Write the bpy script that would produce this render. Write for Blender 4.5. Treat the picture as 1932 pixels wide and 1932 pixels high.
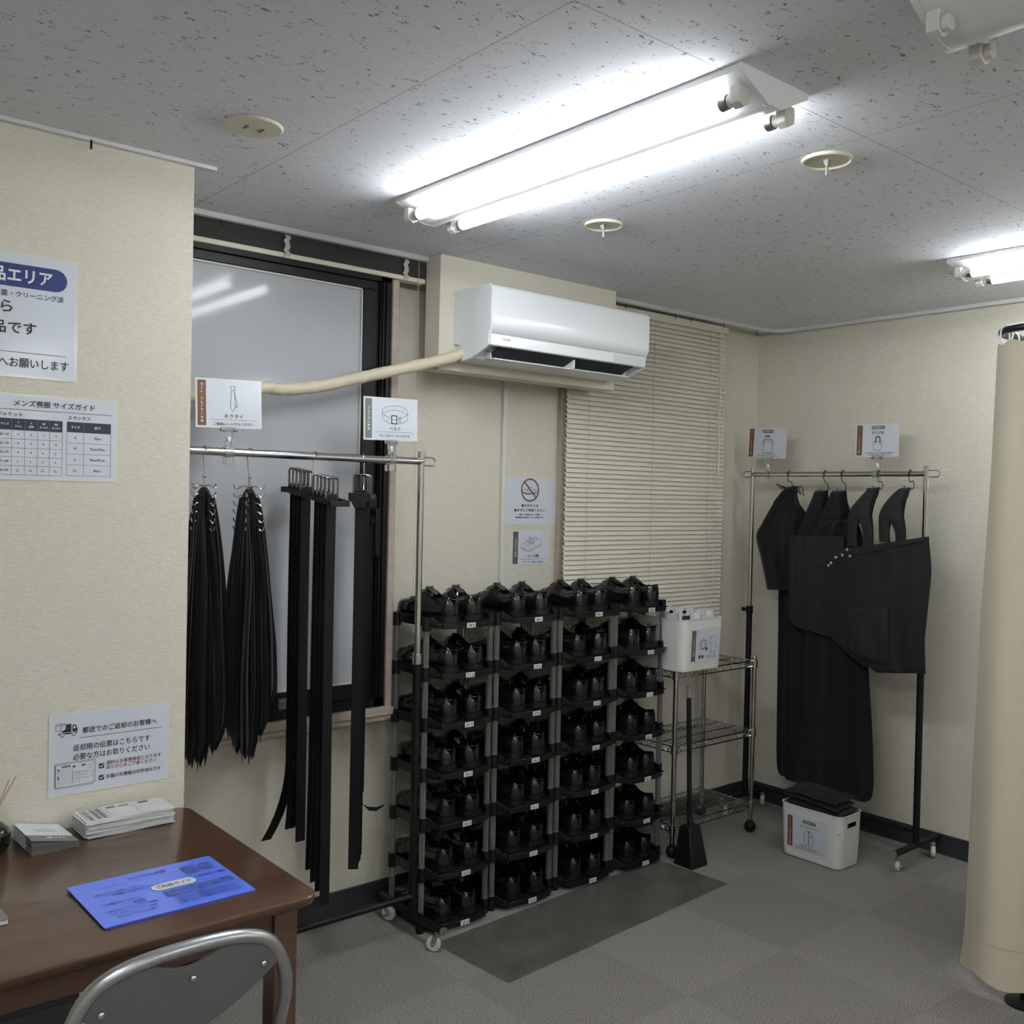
import bpy, math, random
from mathutils import Vector, Matrix
R = random.Random(7)
C = bpy.context.scene.collection
PI = math.pi
for o in list(bpy.data.objects):
    bpy.data.objects.remove(o)

# ------------------------------------------------------------------ camera
F_PX = 1854.54
yaw, pitch, roll = (math.radians(a) for a in (39.96889, -0.88412, -1.26004))
fw = Vector((math.sin(yaw) * math.cos(pitch), math.cos(yaw) * math.cos(pitch), math.sin(pitch)))
rt = Vector((math.cos(yaw), -math.sin(yaw), 0))
dn = -rt.cross(fw)
xr = math.cos(roll) * rt + math.sin(roll) * dn
yd = -math.sin(roll) * rt + math.cos(roll) * dn
cam_d = bpy.data.cameras.new('camera')
cam_d.sensor_width = 36
cam_d.lens = F_PX / 1932 * 36
cam_d.clip_start = 0.05
cam = bpy.data.objects.new('camera', cam_d)
C.objects.link(cam)
m = Matrix((xr, -yd, -fw)).transposed().to_4x4()
m.translation = (0, 0, 1.53)
cam.matrix_world = m
bpy.context.scene.camera = cam

# ------------------------------------------------------------------ world, exposure
world = bpy.data.worlds.new('world')
bpy.context.scene.world = world
world.use_nodes = True
world.node_tree.nodes['Background'].inputs[0].default_value = (0.55, 0.62, 0.7, 1)
world.node_tree.nodes['Background'].inputs[1].default_value = 0.25
vs = bpy.context.scene.view_settings
vs.view_transform = 'Standard'
vs.look = 'None'
vs.gamma = 1
vs.use_curve_mapping = False
vs.exposure = 0.42
TUBE = 33.0          # strength of a lit fluorescent tube
TUBE_FILL = 52.0     # raised strength for the fill lamps added in the rear half
TUBE_COL = (0.93, 0.98, 1.0)

# ------------------------------------------------------------------ materials
def mat(name, col, rough=0.6, metal=0.0, coat=0.0, noise=None, bump=None, alpha=1.0, trans=0.0, emit=None, sheen=0.0, spec=0.5, ior=1.45):
    """noise=(scale xyz, second colour, low, high); bump=(scale xyz, strength, distance, detail)"""
    M = bpy.data.materials.new(name)
    M.use_nodes = True
    nt = M.node_tree
    b = nt.nodes['Principled BSDF']
    b.inputs['Base Color'].default_value = (*col, 1)
    b.inputs['Roughness'].default_value = rough
    b.inputs['Metallic'].default_value = metal
    b.inputs['Coat Weight'].default_value = coat
    b.inputs['Coat Roughness'].default_value = 0.12
    b.inputs['Alpha'].default_value = alpha
    b.inputs['Transmission Weight'].default_value = trans
    b.inputs['Sheen Weight'].default_value = sheen
    b.inputs['Specular IOR Level'].default_value = spec
    b.inputs['IOR'].default_value = ior
    if emit:
        b.inputs['Emission Color'].default_value = (*emit[0], 1)
        b.inputs['Emission Strength'].default_value = emit[1]
    def coords(sc):
        tc = nt.nodes.new('ShaderNodeTexCoord')
        mp = nt.nodes.new('ShaderNodeMapping')
        mp.inputs['Scale'].default_value = sc
        nt.links.new(tc.outputs['Object'], mp.inputs['Vector'])
        return mp.outputs[0]
    if noise:
        sc, c2, lo, hi = noise
        n = nt.nodes.new('ShaderNodeTexNoise')
        n.inputs['Scale'].default_value = 1
        n.inputs['Detail'].default_value = 4
        nt.links.new(coords(sc), n.inputs['Vector'])
        rp = nt.nodes.new('ShaderNodeValToRGB')
        rp.color_ramp.elements[0].position = lo
        rp.color_ramp.elements[1].position = hi
        rp.color_ramp.elements[0].color = (*col, 1)
        rp.color_ramp.elements[1].color = (*c2, 1)
        nt.links.new(n.outputs[0], rp.inputs[0])
        nt.links.new(rp.outputs[0], b.inputs['Base Color'])
    if bump:
        sc, st, di, de = bump
        n = nt.nodes.new('ShaderNodeTexNoise')
        n.inputs['Scale'].default_value = 1
        n.inputs['Detail'].default_value = de
        nt.links.new(coords(sc), n.inputs['Vector'])
        bp = nt.nodes.new('ShaderNodeBump')
        bp.inputs['Strength'].default_value = st
        bp.inputs['Distance'].default_value = di
        nt.links.new(n.outputs[0], bp.inputs['Height'])
        nt.links.new(bp.outputs[0], b.inputs['Normal'])
    return M

def weave_mat(name, col, col2):
    """woven vinyl wallpaper: crossed threads as bump, faint tone change"""
    M = mat(name, col, 0.75, spec=0.3)
    nt = M.node_tree
    b = nt.nodes['Principled BSDF']
    tc = nt.nodes.new('ShaderNodeTexCoord')
    outs = []
    for sc in ((48, 48, 560), (520, 520, 130)):
        mp = nt.nodes.new('ShaderNodeMapping')
        mp.inputs['Scale'].default_value = sc
        nt.links.new(tc.outputs['Object'], mp.inputs['Vector'])
        n = nt.nodes.new('ShaderNodeTexNoise')
        n.inputs['Scale'].default_value = 1
        n.inputs['Detail'].default_value = 1.5
        nt.links.new(mp.outputs[0], n.inputs['Vector'])
        outs.append(n.outputs[0])
    sb = nt.nodes.new('ShaderNodeMath')
    sb.operation = 'SUBTRACT'
    nt.links.new(outs[1], sb.inputs[0])
    sb.inputs[1].default_value = 0.07
    mx = nt.nodes.new('ShaderNodeMath')
    mx.operation = 'MAXIMUM'
    nt.links.new(outs[0], mx.inputs[0])
    nt.links.new(sb.outputs[0], mx.inputs[1])
    bp = nt.nodes.new('ShaderNodeBump')
    bp.inputs['Strength'].default_value = 0.5
    bp.inputs['Distance'].default_value = 0.003
    nt.links.new(mx.outputs[0], bp.inputs['Height'])
    nt.links.new(bp.outputs[0], b.inputs['Normal'])
    rp = nt.nodes.new('ShaderNodeValToRGB')
    rp.color_ramp.elements[0].position = 0.4
    rp.color_ramp.elements[1].position = 0.72
    rp.color_ramp.elements[0].color = (*col2, 1)
    rp.color_ramp.elements[1].color = (*col, 1)
    nt.links.new(mx.outputs[0], rp.inputs[0])
    nt.links.new(rp.outputs[0], b.inputs['Base Color'])
    return M

def ceiling_mat():
    """rock-wool board: short worm holes along X, pin holes, fine board joints"""
    M = mat('ceiling_board', (0.73, 0.74, 0.79), 0.85, spec=0.2)
    nt = M.node_tree
    L = nt.links.new
    b = nt.nodes['Principled BSDF']
    tc = nt.nodes.new('ShaderNodeTexCoord')
    def mapping(sc, loc=(0, 0, 0)):
        mp = nt.nodes.new('ShaderNodeMapping')
        mp.inputs['Scale'].default_value = sc
        mp.inputs['Location'].default_value = loc
        L(tc.outputs['Object'], mp.inputs['Vector'])
        return mp.outputs[0]
    def noise(v, detail, dist=0.0):
        n = nt.nodes.new('ShaderNodeTexNoise')
        n.inputs['Scale'].default_value = 1
        n.inputs['Detail'].default_value = detail
        n.inputs['Distortion'].default_value = dist
        L(v, n.inputs['Vector'])
        return n.outputs[0]
    def math_(op, a, b_):
        n = nt.nodes.new('ShaderNodeMath')
        n.operation = op
        for i, x in enumerate((a, b_)):
            if isinstance(x, (int, float)):
                n.inputs[i].default_value = x
            else:
                L(x, n.inputs[i])
        return n.outputs[0]
    n1 = noise(mapping((26, 62, 1)), 2.0, 0.5)
    ridge = math_('LESS_THAN', math_('ABSOLUTE', math_('SUBTRACT', n1, 0.5), 0), 0.019)
    mask = math_('GREATER_THAN', noise(mapping((40, 60, 1), (7, 3, 0)), 2.0), 0.60)
    worm = math_('MULTIPLY', ridge, mask)
    vo = nt.nodes.new('ShaderNodeTexVoronoi')
    vo.inputs['Scale'].default_value = 1
    L(mapping((60, 85, 1)), vo.inputs['Vector'])
    dots = math_('LESS_THAN', vo.outputs['Distance'], 0.10)
    keep = math_('GREATER_THAN', noise(mapping((30, 30, 1), (2, 9, 0)), 1), 0.52)
    holes = math_('MAXIMUM', worm, math_('MULTIPLY', dots, keep))
    sp = nt.nodes.new('ShaderNodeSeparateXYZ')
    L(tc.outputs['Object'], sp.inputs[0])
    def joint(v, off, pitch):
        f = math_('FRACT', math_('ADD', math_('DIVIDE', math_('SUBTRACT', v, off), pitch), 20.5), 0)
        return math_('LESS_THAN', math_('ABSOLUTE', math_('SUBTRACT', f, 0.5), 0), 0.0012 / pitch)
    joints = math_('MAXIMUM', joint(sp.outputs['X'], 1.18, 0.95), joint(sp.outputs['Y'], 1.27, 1.90))
    holes = math_('MAXIMUM', holes, math_('MULTIPLY', joints, 0.75))
    rp = nt.nodes.new('ShaderNodeMix')
    rp.data_type = 'RGBA'
    rp.inputs['A'].default_value = (0.73, 0.74, 0.79, 1)
    rp.inputs['B'].default_value = (0.26, 0.25, 0.245, 1)
    L(holes, rp.inputs['Factor'])
    L(rp.outputs['Result'], b.inputs['Base Color'])
    bp = nt.nodes.new('ShaderNodeBump')
    bp.inputs['Strength'].default_value = 0.6
    bp.inputs['Distance'].default_value = 0.002
    L(math_('SUBTRACT', math_('MULTIPLY', noise(mapping((150, 150, 1)), 2), 0.15), holes), bp.inputs['Height'])
    L(bp.outputs[0], b.inputs['Normal'])
    return M

def carpet_mat():
    M = mat('carpet_tile', (0.1, 0.095, 0.09), 0.95, spec=0.1)
    nt = M.node_tree
    L = nt.links.new
    b = nt.nodes['Principled BSDF']
    tc = nt.nodes.new('ShaderNodeTexCoord')
    n = nt.nodes.new('ShaderNodeTexNoise')
    n.inputs['Scale'].default_value = 260
    n.inputs['Detail'].default_value = 3
    L(tc.outputs['Object'], n.inputs['Vector'])
    rp = nt.nodes.new('ShaderNodeValToRGB')
    e = rp.color_ramp.elements
    e[0].position, e[1].position = 0.30, 0.70
    e[0].color = (0.085, 0.078, 0.072, 1)
    e[1].color = (0.44, 0.41, 0.385, 1)
    L(n.outputs[0], rp.inputs[0])
    ck = nt.nodes.new('ShaderNodeTexChecker')
    ck.inputs['Scale'].default_value = 2.0
    ck.inputs['Color1'].default_value = (1, 1, 1, 1)
    ck.inputs['Color2'].default_value = (0.91, 0.91, 0.915, 1)
    mp = nt.nodes.new('ShaderNodeMapping')
    mp.inputs['Location'].default_value = (0.12, 0.06, 0.013)
    L(tc.outputs['Object'], mp.inputs['Vector'])
    L(mp.outputs[0], ck.inputs['Vector'])
    mx = nt.nodes.new('ShaderNodeMix')
    mx.data_type = 'RGBA'
    mx.blend_type = 'MULTIPLY'
    mx.inputs['Factor'].default_value = 1
    L(rp.outputs[0], mx.inputs['A'])
    L(ck.outputs['Color'], mx.inputs['B'])
    L(mx.outputs['Result'], b.inputs['Base Color'])
    bp = nt.nodes.new('ShaderNodeBump')
    bp.inputs['Strength'].default_value = 0.9
    bp.inputs['Distance'].default_value = 0.004
    L(n.outputs[0], bp.inputs['Height'])
    L(bp.outputs[0], b.inputs['Normal'])
    return M

M_CEIL = ceiling_mat()
M_FLOOR = carpet_mat()
M_WALL = weave_mat('wallpaper', (0.71, 0.675, 0.575), (0.60, 0.565, 0.48))
M_BASE = mat('baseboard_vinyl', (0.028, 0.03, 0.033), 0.45)
M_TRIM = mat('white_aluminium', (0.62, 0.63, 0.64), 0.4)
M_SASH = mat('dark_sash', (0.004, 0.0045, 0.005), 0.4, spec=0.3)
M_JAMB = mat('beige_wood_jamb', (0.43, 0.36, 0.30), 0.5, noise=((3, 3, 40), (0.38, 0.31, 0.26), 0.4, 0.7))
M_PANE = mat('frosted_glass', (0.45, 0.46, 0.49), 0.075, spec=0.16)
M_GASKET = mat('sash_gasket', (0.6, 0.6, 0.58), 0.5)
M_WHITE = mat('white_plastic', (0.76, 0.78, 0.80), 0.35, coat=0.3)
M_ACDARK = mat('vent_dark', (0.015, 0.015, 0.017), 0.6)
M_GREYTXT = mat('grey_print', (0.12, 0.12, 0.13), 0.6)
M_TAPE = mat('beige_tape', (0.60, 0.53, 0.41), 0.6, bump=((30, 30, 30), 0.5, 0.004, 3))
M_CREAM = mat('cream_disc', (0.62, 0.59, 0.47), 0.5)
M_STEEL = mat('dull_steel', (0.5, 0.5, 0.5), 0.35, metal=1)
M_LAMP = mat('lamp_housing', (0.78, 0.79, 0.8), 0.4)
M_TUBE = mat('lit_tube', (0.9, 0.9, 0.9), 0.5, emit=(TUBE_COL, TUBE))
M_TUBE_FILL = mat('fill_tube', (0.9, 0.9, 0.9), 0.5, emit=(TUBE_COL, TUBE_FILL))  # brighter tube, used only by the added rear fill lamps
M_SOCKET = mat('socket_plastic', (0.62, 0.61, 0.57), 0.4)
M_CHROME = mat('chrome', (0.62, 0.62, 0.62), 0.12, metal=1)
M_BLKMET = mat('black_paint', (0.005, 0.005, 0.0055), 0.4, spec=0.35)
M_CASTER = mat('caster_nylon', (0.62, 0.62, 0.6), 0.4)
M_RUBBER = mat('black_rubber', (0.005, 0.005, 0.005), 0.6, spec=0.3)
M_CLEAR = mat('clear_plastic', (0.9, 0.92, 0.93), 0.08, trans=0.9, ior=1.25)
M_PAPER = mat('laminated_paper', (0.60, 0.635, 0.70), 0.3, coat=0.25)
M_MARGIN = mat('laminate_film', (0.68, 0.67, 0.65), 0.2, coat=0.3)
M_INK = mat('black_ink', (0.025, 0.025, 0.03), 0.5)
M_WINK = mat('white_ink', (0.74, 0.76, 0.8), 0.5)
M_BLUE = mat('blue_ink', (0.022, 0.035, 0.16), 0.45)
M_NAVY = mat('navy_ink', (0.024, 0.028, 0.06), 0.45)
M_BROWN = mat('brown_ink', (0.165, 0.062, 0.028), 0.45)
M_GREY = mat('grey_ink', (0.17, 0.165, 0.155), 0.45)
M_DGREY = mat('dark_grey_ink', (0.10, 0.095, 0.09), 0.45)
M_CLOTH = mat('black_cloth', (0.0065, 0.007, 0.0077), 0.9, sheen=0.22, spec=0.2, bump=((500, 500, 500), 0.3, 0.001, 2))
M_TIE = mat('tie_silk', (0.0055, 0.006, 0.0068), 0.55, sheen=0.1, spec=0.35)
M_NYLON = mat('black_nonwoven', (0.0125, 0.0125, 0.013), 0.62, sheen=0.05, spec=0.35, bump=((260, 260, 260), 0.4, 0.001, 2))
M_STRAP = mat('belt_leather', (0.0055, 0.0058, 0.0065), 0.45, spec=0.25)
M_BUCKLE = mat('gunmetal', (0.17, 0.165, 0.16), 0.25, metal=1)
M_LEATHER = mat('shoe_leather', (0.0052, 0.0052, 0.0052), 0.2, coat=0.55, bump=((40, 40, 40), 0.10, 0.003, 3))
M_SOLE = mat('shoe_sole', (0.0055, 0.005, 0.0048), 0.5, spec=0.35)
M_LINING = mat('shoe_lining', (0.003, 0.003, 0.003), 0.9, spec=0.2)
M_TRAY = mat('tray_plastic', (0.006, 0.006, 0.0063), 0.32, spec=0.4)
M_POST = mat('smoke_post', (0.62, 0.61, 0.59), 0.12, trans=0.85, coat=0.3, ior=1.3)
M_STICK = mat('white_sticker', (0.66, 0.67, 0.68), 0.5)
M_BIN = mat('bin_plastic', (0.70, 0.69, 0.67), 0.38)
M_BAGGIE = mat('clear_sleeve', (0.75, 0.76, 0.78), 0.2, coat=0.6)
M_BLIND = mat('blind_slat', (0.74, 0.70, 0.59), 0.45)
M_BLINDDARK = mat('slat_edges', (0.055, 0.055, 0.052), 0.6, bump=((6, 6, 900), 0.9, 0.004, 2))
M_CORD = mat('cord', (0.55, 0.52, 0.45), 0.7)
M_WOOD = mat('walnut', (0.088, 0.043, 0.024), 0.32, coat=0.4, noise=((2.5, 45, 45), (0.050, 0.024, 0.014), 0.42, 0.75))
M_CHAIR = mat('chair_metal', (0.36, 0.365, 0.37), 0.33, metal=0.85)
M_CHAIRP = mat('chair_panel', (0.085, 0.085, 0.083), 0.55, bump=((300, 300, 300), 0.2, 0.001, 2))
M_VINYL = mat('black_vinyl', (0.0055, 0.0055, 0.006), 0.5, spec=0.35)
M_SLIP = mat('slip_paper', (0.66, 0.66, 0.655), 0.65)
M_CARDW = mat('card_white', (0.64, 0.66, 0.69), 0.5)
M_CARDG = mat('card_grey', (0.17, 0.16, 0.155), 0.5)
M_BOOK = mat('blue_sleeve', (0.13, 0.22, 0.86), 0.22, coat=0.3)
M_BOOKINK = mat('print_under_sleeve', (0.035, 0.06, 0.30), 0.4)
M_BOOKPIC = mat('photo_under_sleeve', (0.045, 0.075, 0.34), 0.4, noise=((60, 60, 60), (0.09, 0.14, 0.46), 0.4, 0.6))
M_BOTTLE = mat('black_glass', (0.008, 0.007, 0.006), 0.08, coat=0.6)
M_REED = mat('reed', (0.48, 0.34, 0.24), 0.7)
M_CURT = mat('curtain_cloth', (0.56, 0.50, 0.385), 0.8, sheen=0.1, bump=((400, 400, 400), 0.2, 0.001, 2))
M_DOOR = mat('rear_panel', (0.45, 0.43, 0.38), 0.5)

def mat_film():
    M = bpy.data.materials.new('clear_vinyl_mat')
    M.use_nodes = True
    nt = M.node_tree
    b = nt.nodes['Principled BSDF']
    b.inputs['Base Color'].default_value = (0.15, 0.142, 0.125, 1)
    b.inputs['Roughness'].default_value = 0.28
    n = nt.nodes.new('ShaderNodeTexNoise')
    n.inputs['Scale'].default_value = 7
    n.inputs['Detail'].default_value = 5
    tc = nt.nodes.new('ShaderNodeTexCoord')
    nt.links.new(tc.outputs['Object'], n.inputs['Vector'])
    rp = nt.nodes.new('ShaderNodeValToRGB')
    rp.color_ramp.elements[0].position = 0.3
    rp.color_ramp.elements[1].position = 0.75
    rp.color_ramp.elements[0].color = (0.30, 0.30, 0.30, 1)
    rp.color_ramp.elements[1].color = (0.52, 0.52, 0.52, 1)
    nt.links.new(n.outputs[0], rp.inputs[0])
    bp = nt.nodes.new('ShaderNodeBump')
    bp.inputs['Strength'].default_value = 0.3
    bp.inputs['Distance'].default_value = 0.02
    nt.links.new(n.outputs[0], bp.inputs['Height'])
    nt.links.new(bp.outputs[0], b.inputs['Normal'])
    t = nt.nodes.new('ShaderNodeBsdfTransparent')
    mx = nt.nodes.new('ShaderNodeMixShader')
    nt.links.new(rp.outputs[0], mx.inputs[0])
    nt.links.new(t.outputs[0], mx.inputs[1])
    nt.links.new(b.outputs[0], mx.inputs[2])
    nt.links.new(mx.outputs[0], nt.nodes['Material Output'].inputs[0])
    return M
M_FILM = mat_film()

# ------------------------------------------------------------------ mesh builder
class MB:
    def __init__(s):
        s.v, s.f, s.mi, s.mats = [], [], [], []
        s.cur = 0
    def use(s, m):
        if m not in s.mats:
            s.mats.append(m)
        s.cur = s.mats.index(m)
        return s
    def add(s, vs_, fs):
        k = len(s.v)
        s.v += [Vector(p) for p in vs_]
        for f in fs:
            s.f.append([i + k for i in f])
            s.mi.append(s.cur)
        return k
    def box(s, x0, x1, y0, y1, z0, z1):
        s.add([(x0, y0, z0), (x1, y0, z0), (x1, y1, z0), (x0, y1, z0), (x0, y0, z1), (x1, y0, z1), (x1, y1, z1), (x0, y1, z1)],
              [(0, 3, 2, 1), (4, 5, 6, 7), (0, 1, 5, 4), (1, 2, 6, 5), (2, 3, 7, 6), (3, 0, 4, 7)])
        return s
    def loft(s, rings, caps=True, closed=True):
        n = len(rings[0])
        vs_ = [p for r in rings for p in r]
        fs = []
        for i in range(len(rings) - 1):
            for j in range(n if closed else n - 1):
                a, b = i * n + j, i * n + (j + 1) % n
                fs.append((a, b, b + n, a + n))
        if caps and closed:
            fs.append(tuple(reversed(range(n))))
            fs.append(tuple(range((len(rings) - 1) * n, len(rings) * n)))
        s.add(vs_, fs)
        return s
    def cyl(s, p0, p1, r0, r1=None, n=12):
        p0, p1 = Vector(p0), Vector(p1)
        r1 = r0 if r1 is None else r1
        t = (p1 - p0).normalized()
        a = t.orthogonal().normalized()
        b = t.cross(a)
        rg = [[p + r * (math.cos(2 * PI * k / n) * a + math.sin(2 * PI * k / n) * b) for k in range(n)] for p, r in ((p0, r0), (p1, r1))]
        return s.loft(rg)
    def tube(s, pts, r, n=8, closed=False, flat=1.0):
        pts = [Vector(p) for p in pts]
        N = len(pts)
        rr = r if isinstance(r, (list, tuple)) else [r] * N
        rings = []
        a = None
        for i, p in enumerate(pts):
            q0 = pts[(i - 1) % N] if (closed or i > 0) else p
            q1 = pts[(i + 1) % N] if (closed or i < N - 1) else p
            t = (q1 - q0).normalized()
            if a is None:
                a = t.orthogonal().normalized()
            a = (a - t * a.dot(t)).normalized()
            b = t.cross(a)
            rings.append([p + rr[i] * (math.cos(2 * PI * k / n) * a + flat * math.sin(2 * PI * k / n) * b) for k in range(n)])
        if closed:
            rings.append(rings[0])
        return s.loft(rings, caps=not closed)
    def lathe(s, prof, n=20, c=(0, 0, 0)):
        c = Vector(c)
        return s.loft([[c + Vector((r * math.cos(2 * PI * k / n), r * math.sin(2 * PI * k / n), z)) for k in range(n)] for r, z in prof])
    def prism(s, poly, d0, d1, fn):
        """poly 2D list; fn(a, b, d) -> point"""
        return s.loft([[Vector(fn(a, b, d0)) for a, b in poly], [Vector(fn(a, b, d1)) for a, b in poly]])
    def ball(s, c, r, n=10, sz=1.0):
        m_ = 6
        prof = [(max(1e-4, r * math.sin(PI * i / m_)), -r * sz * math.cos(PI * i / m_)) for i in range(m_ + 1)]
        return s.lathe(prof, n, c)
    def xform(s, mtx, start=0):
        for i in range(start, len(s.v)):
            s.v[i] = mtx @ s.v[i]
        return s
    def build(s, name, material=None, parent=None, loc=(0, 0, 0), rot=(0, 0, 0), bevel=0.0, angle=35, flatshade=False):
        me = bpy.data.meshes.new(name)
        me.from_pydata([tuple(p) for p in s.v], [], s.f)
        ms = s.mats if s.mats else [material]
        for mm in ms:
            me.materials.append(mm)
        if s.mats:
            me.polygons.foreach_set('material_index', s.mi)
        import bmesh
        bm = bmesh.new()
        bm.from_mesh(me)
        bmesh.ops.recalc_face_normals(bm, faces=bm.faces)
        bm.to_mesh(me)
        bm.free()
        if not flatshade:
            me.shade_smooth()
            me.set_sharp_from_angle(angle=math.radians(angle))
        o = bpy.data.objects.new(name, me)
        C.objects.link(o)
        o.location = loc
        o.rotation_euler = rot
        if parent is not None:
            o.parent = parent
        if bevel:
            bv = o.modifiers.new('edge', 'BEVEL')
            bv.width = bevel
            bv.segments = 2
            bv.limit_method = 'ANGLE'
            bv.angle_limit = math.radians(40)
            bv.harden_normals = False
        return o

def tag(o, label, cat, group=None):
    o['label'] = label
    o['category'] = cat
    if group:
        o['group'] = group
    return o
def thing(name, label, cat, loc=(0, 0, 0), rot=(0, 0, 0), group=None):
    o = bpy.data.objects.new(name, None)
    o.empty_display_size = 0.05
    C.objects.link(o)
    o.location = loc
    o.rotation_euler = rot
    return tag(o, label, cat, group)
def structure(o):
    o['kind'] = 'structure'
    return o
KIDS = {}
def kids(o):
    return [c for c in bpy.data.objects if c.parent == o]
def dup(o, parent=None):
    c = o.copy()
    C.objects.link(c)
    if parent is not None:
        c.parent = parent
    for k in kids(o):
        dup(k, c)
    return c
def catmull(pts, per=6):
    pts = [Vector(p) for p in pts]
    out = []
    for i in range(len(pts) - 1):
        p0, p1, p2, p3 = pts[max(i - 1, 0)], pts[i], pts[i + 1], pts[min(i + 2, len(pts) - 1)]
        for k in range(per):
            t = k / per
            out.append(0.5 * ((2 * p1) + (p2 - p0) * t + (2 * p0 - 5 * p1 + 4 * p2 - p3) * t * t + (3 * p1 - p0 - 3 * p2 + p3) * t ** 3))
    out.append(pts[-1])
    return out

# ------------------------------------------------------------------ lettering
_glyph = {}
def text_geo(body):
    key = body
    if key not in _glyph:
        cu = bpy.data.curves.new('lettering', 'FONT')
        cu.body = body
        cu.resolution_u = 2
        ob = bpy.data.objects.new('lettering', cu)
        tmp_scene.collection.objects.link(ob)
        tmp_scene.view_layers[0].update()
        dg = tmp_scene.view_layers[0].depsgraph
        dg.update()
        me = bpy.data.meshes.new_from_object(ob.evaluated_get(dg))
        vs_ = [v.co.copy() for v in me.vertices]
        fs = [tuple(p.vertices) for p in me.polygons]
        bpy.data.objects.remove(ob)
        bpy.data.curves.remove(cu)
        bpy.data.meshes.remove(me)
        _glyph[key] = (vs_, fs)
    return _glyph[key]
tmp_scene = bpy.data.scenes.new('lettering_desk')

class Sheet:
    """flat print: x in metres from the left edge, y from the top edge down; ink sits just above the face"""
    def __init__(s, w, h):
        s.w, s.h, s.ink = w, h, {}
    def mb(s, name, m_):
        return s.ink.setdefault((name, m_), MB())
    def P(s, x, y, lv=0):
        return (x - s.w / 2, s.h / 2 - y, 0.0004 + 0.0003 * lv)
    def poly(s, name, m_, pts, lv=0):
        s.mb(name, m_).add([s.P(x, y, lv) for x, y in pts], [tuple(range(len(pts)))])
    def rect(s, name, m_, x0, y0, x1, y1, lv=0):
        s.poly(name, m_, [(x0, y0), (x0, y1), (x1, y1), (x1, y0)], lv)
    def rrect(s, name, m_, x0, y0, x1, y1, r, lv=0):
        pts = []
        for cx, cy, a0 in ((x1 - r, y0 + r, -90), (x1 - r, y1 - r, 0), (x0 + r, y1 - r, 90), (x0 + r, y0 + r, 180)):
            for k in range(7):
                a = math.radians(a0 + 15 * k)
                pts.append((cx + r * math.cos(a), cy + r * math.sin(a)))
        s.poly(name, m_, pts, lv)
    def line(s, name, m_, pts, wd, lv=1, closed=False):
        if closed:
            pts = list(pts) + [pts[0]]
        for q, ((xa, ya), (xb, yb)) in enumerate(zip(pts, pts[1:])):
            L_ = math.hypot(xb - xa, yb - ya) or 1e-9
            ex, ey = (xb - xa) / L_ * wd / 2, (yb - ya) / L_ * wd / 2
            nx, ny = -ey, ex
            s.poly(name, m_, [(xa - ex + nx, ya - ey + ny), (xa - ex - nx, ya - ey - ny), (xb + ex - nx, yb + ey - ny), (xb + ex + nx, yb + ey + ny)], lv + .15 * (q % 3))
    def curve(s, name, m_, pts, wd, lv=1):
        c = catmull([(x, y, 0) for x, y in pts], 5)
        s.line(name, m_, [(p.x, p.y) for p in c], wd, lv)
    def ring(s, name, m_, cx, cy, rx, ry, wd, lv=1, n=40, a0=0, a1=360):
        s.line(name, m_, [(cx + rx * math.cos(math.radians(a0 + (a1 - a0) * k / n)), cy + ry * math.sin(math.radians(a0 + (a1 - a0) * k / n))) for k in range(n + 1)], wd, lv)
    def disc(s, name, m_, cx, cy, rx, ry, lv=1, n=24):
        s.poly(name, m_, [(cx + rx * math.cos(2 * PI * k / n), cy - ry * math.sin(2 * PI * k / n)) for k in range(n)], lv)
    def text(s, name, m_, body, x, y, h, w=None, align='C', bold=0.02, lv=2, vertical=False):
        """(x, y): centre of the line (or left end when align L); h glyph height; w total width"""
        if vertical:
            n = len(body)
            step = w / n
            for i, ch in enumerate(body):
                hh = h * (0.28 if ch in '・' else 1)
                s.text(name, m_, ch, x, y + step * (i + 0.5), hh, None, 'C', bold, lv)
            return
        vs_, fs = text_geo(body)
        if not vs_:
            return
        x0, x1 = min(v.x for v in vs_), max(v.x for v in vs_)
        y0, y1 = min(v.y for v in vs_), max(v.y for v in vs_)
        sy = h / max(y1 - y0, 1e-6)
        sx = sy if w is None else w / max(x1 - x0, 1e-6)
        ox = x - (x0 + x1) / 2 * sx if align == 'C' else x - x0 * sx
        oy = y + (y0 + y1) / 2 * sy
        mb = s.mb(name, m_)
        for q, (ex, ey) in enumerate(((0, 0),) if bold <= 0 else ((-1, 0), (1, 0), (0, -1), (0, 1))):
            ex, ey = ex * bold * .55, ey * bold * .55
            mb.add([s.P(ox + (v.x + ex) * sx, oy - (v.y + ey) * sy, lv + .16 * q) for v in vs_], fs)
    def build_on(s, root):
        for (name, m_), b in s.ink.items():
            b.build(name, m_, root, flatshade=True)

def sheet_thing(name, label, cat, w, h, loc, rot, thick=0.0008, margin=0.004, group=None, base=None):
    b = MB()
    b.box(-w / 2, w / 2, -h / 2, h / 2, -thick, 0)
    o = b.build(name, base or M_MARGIN, None, loc, rot)
    tag(o, label, cat, group)
    s = Sheet(w, h)
    if margin:
        s.rect('printed_face', M_PAPER, margin, margin, w - margin, h - margin, -1)
    return o, s
FACE_Y = (PI / 2, 0, 0)             # reads from -Y
FACE_X = (PI / 2, 0, -PI / 2)       # reads from -X

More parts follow.
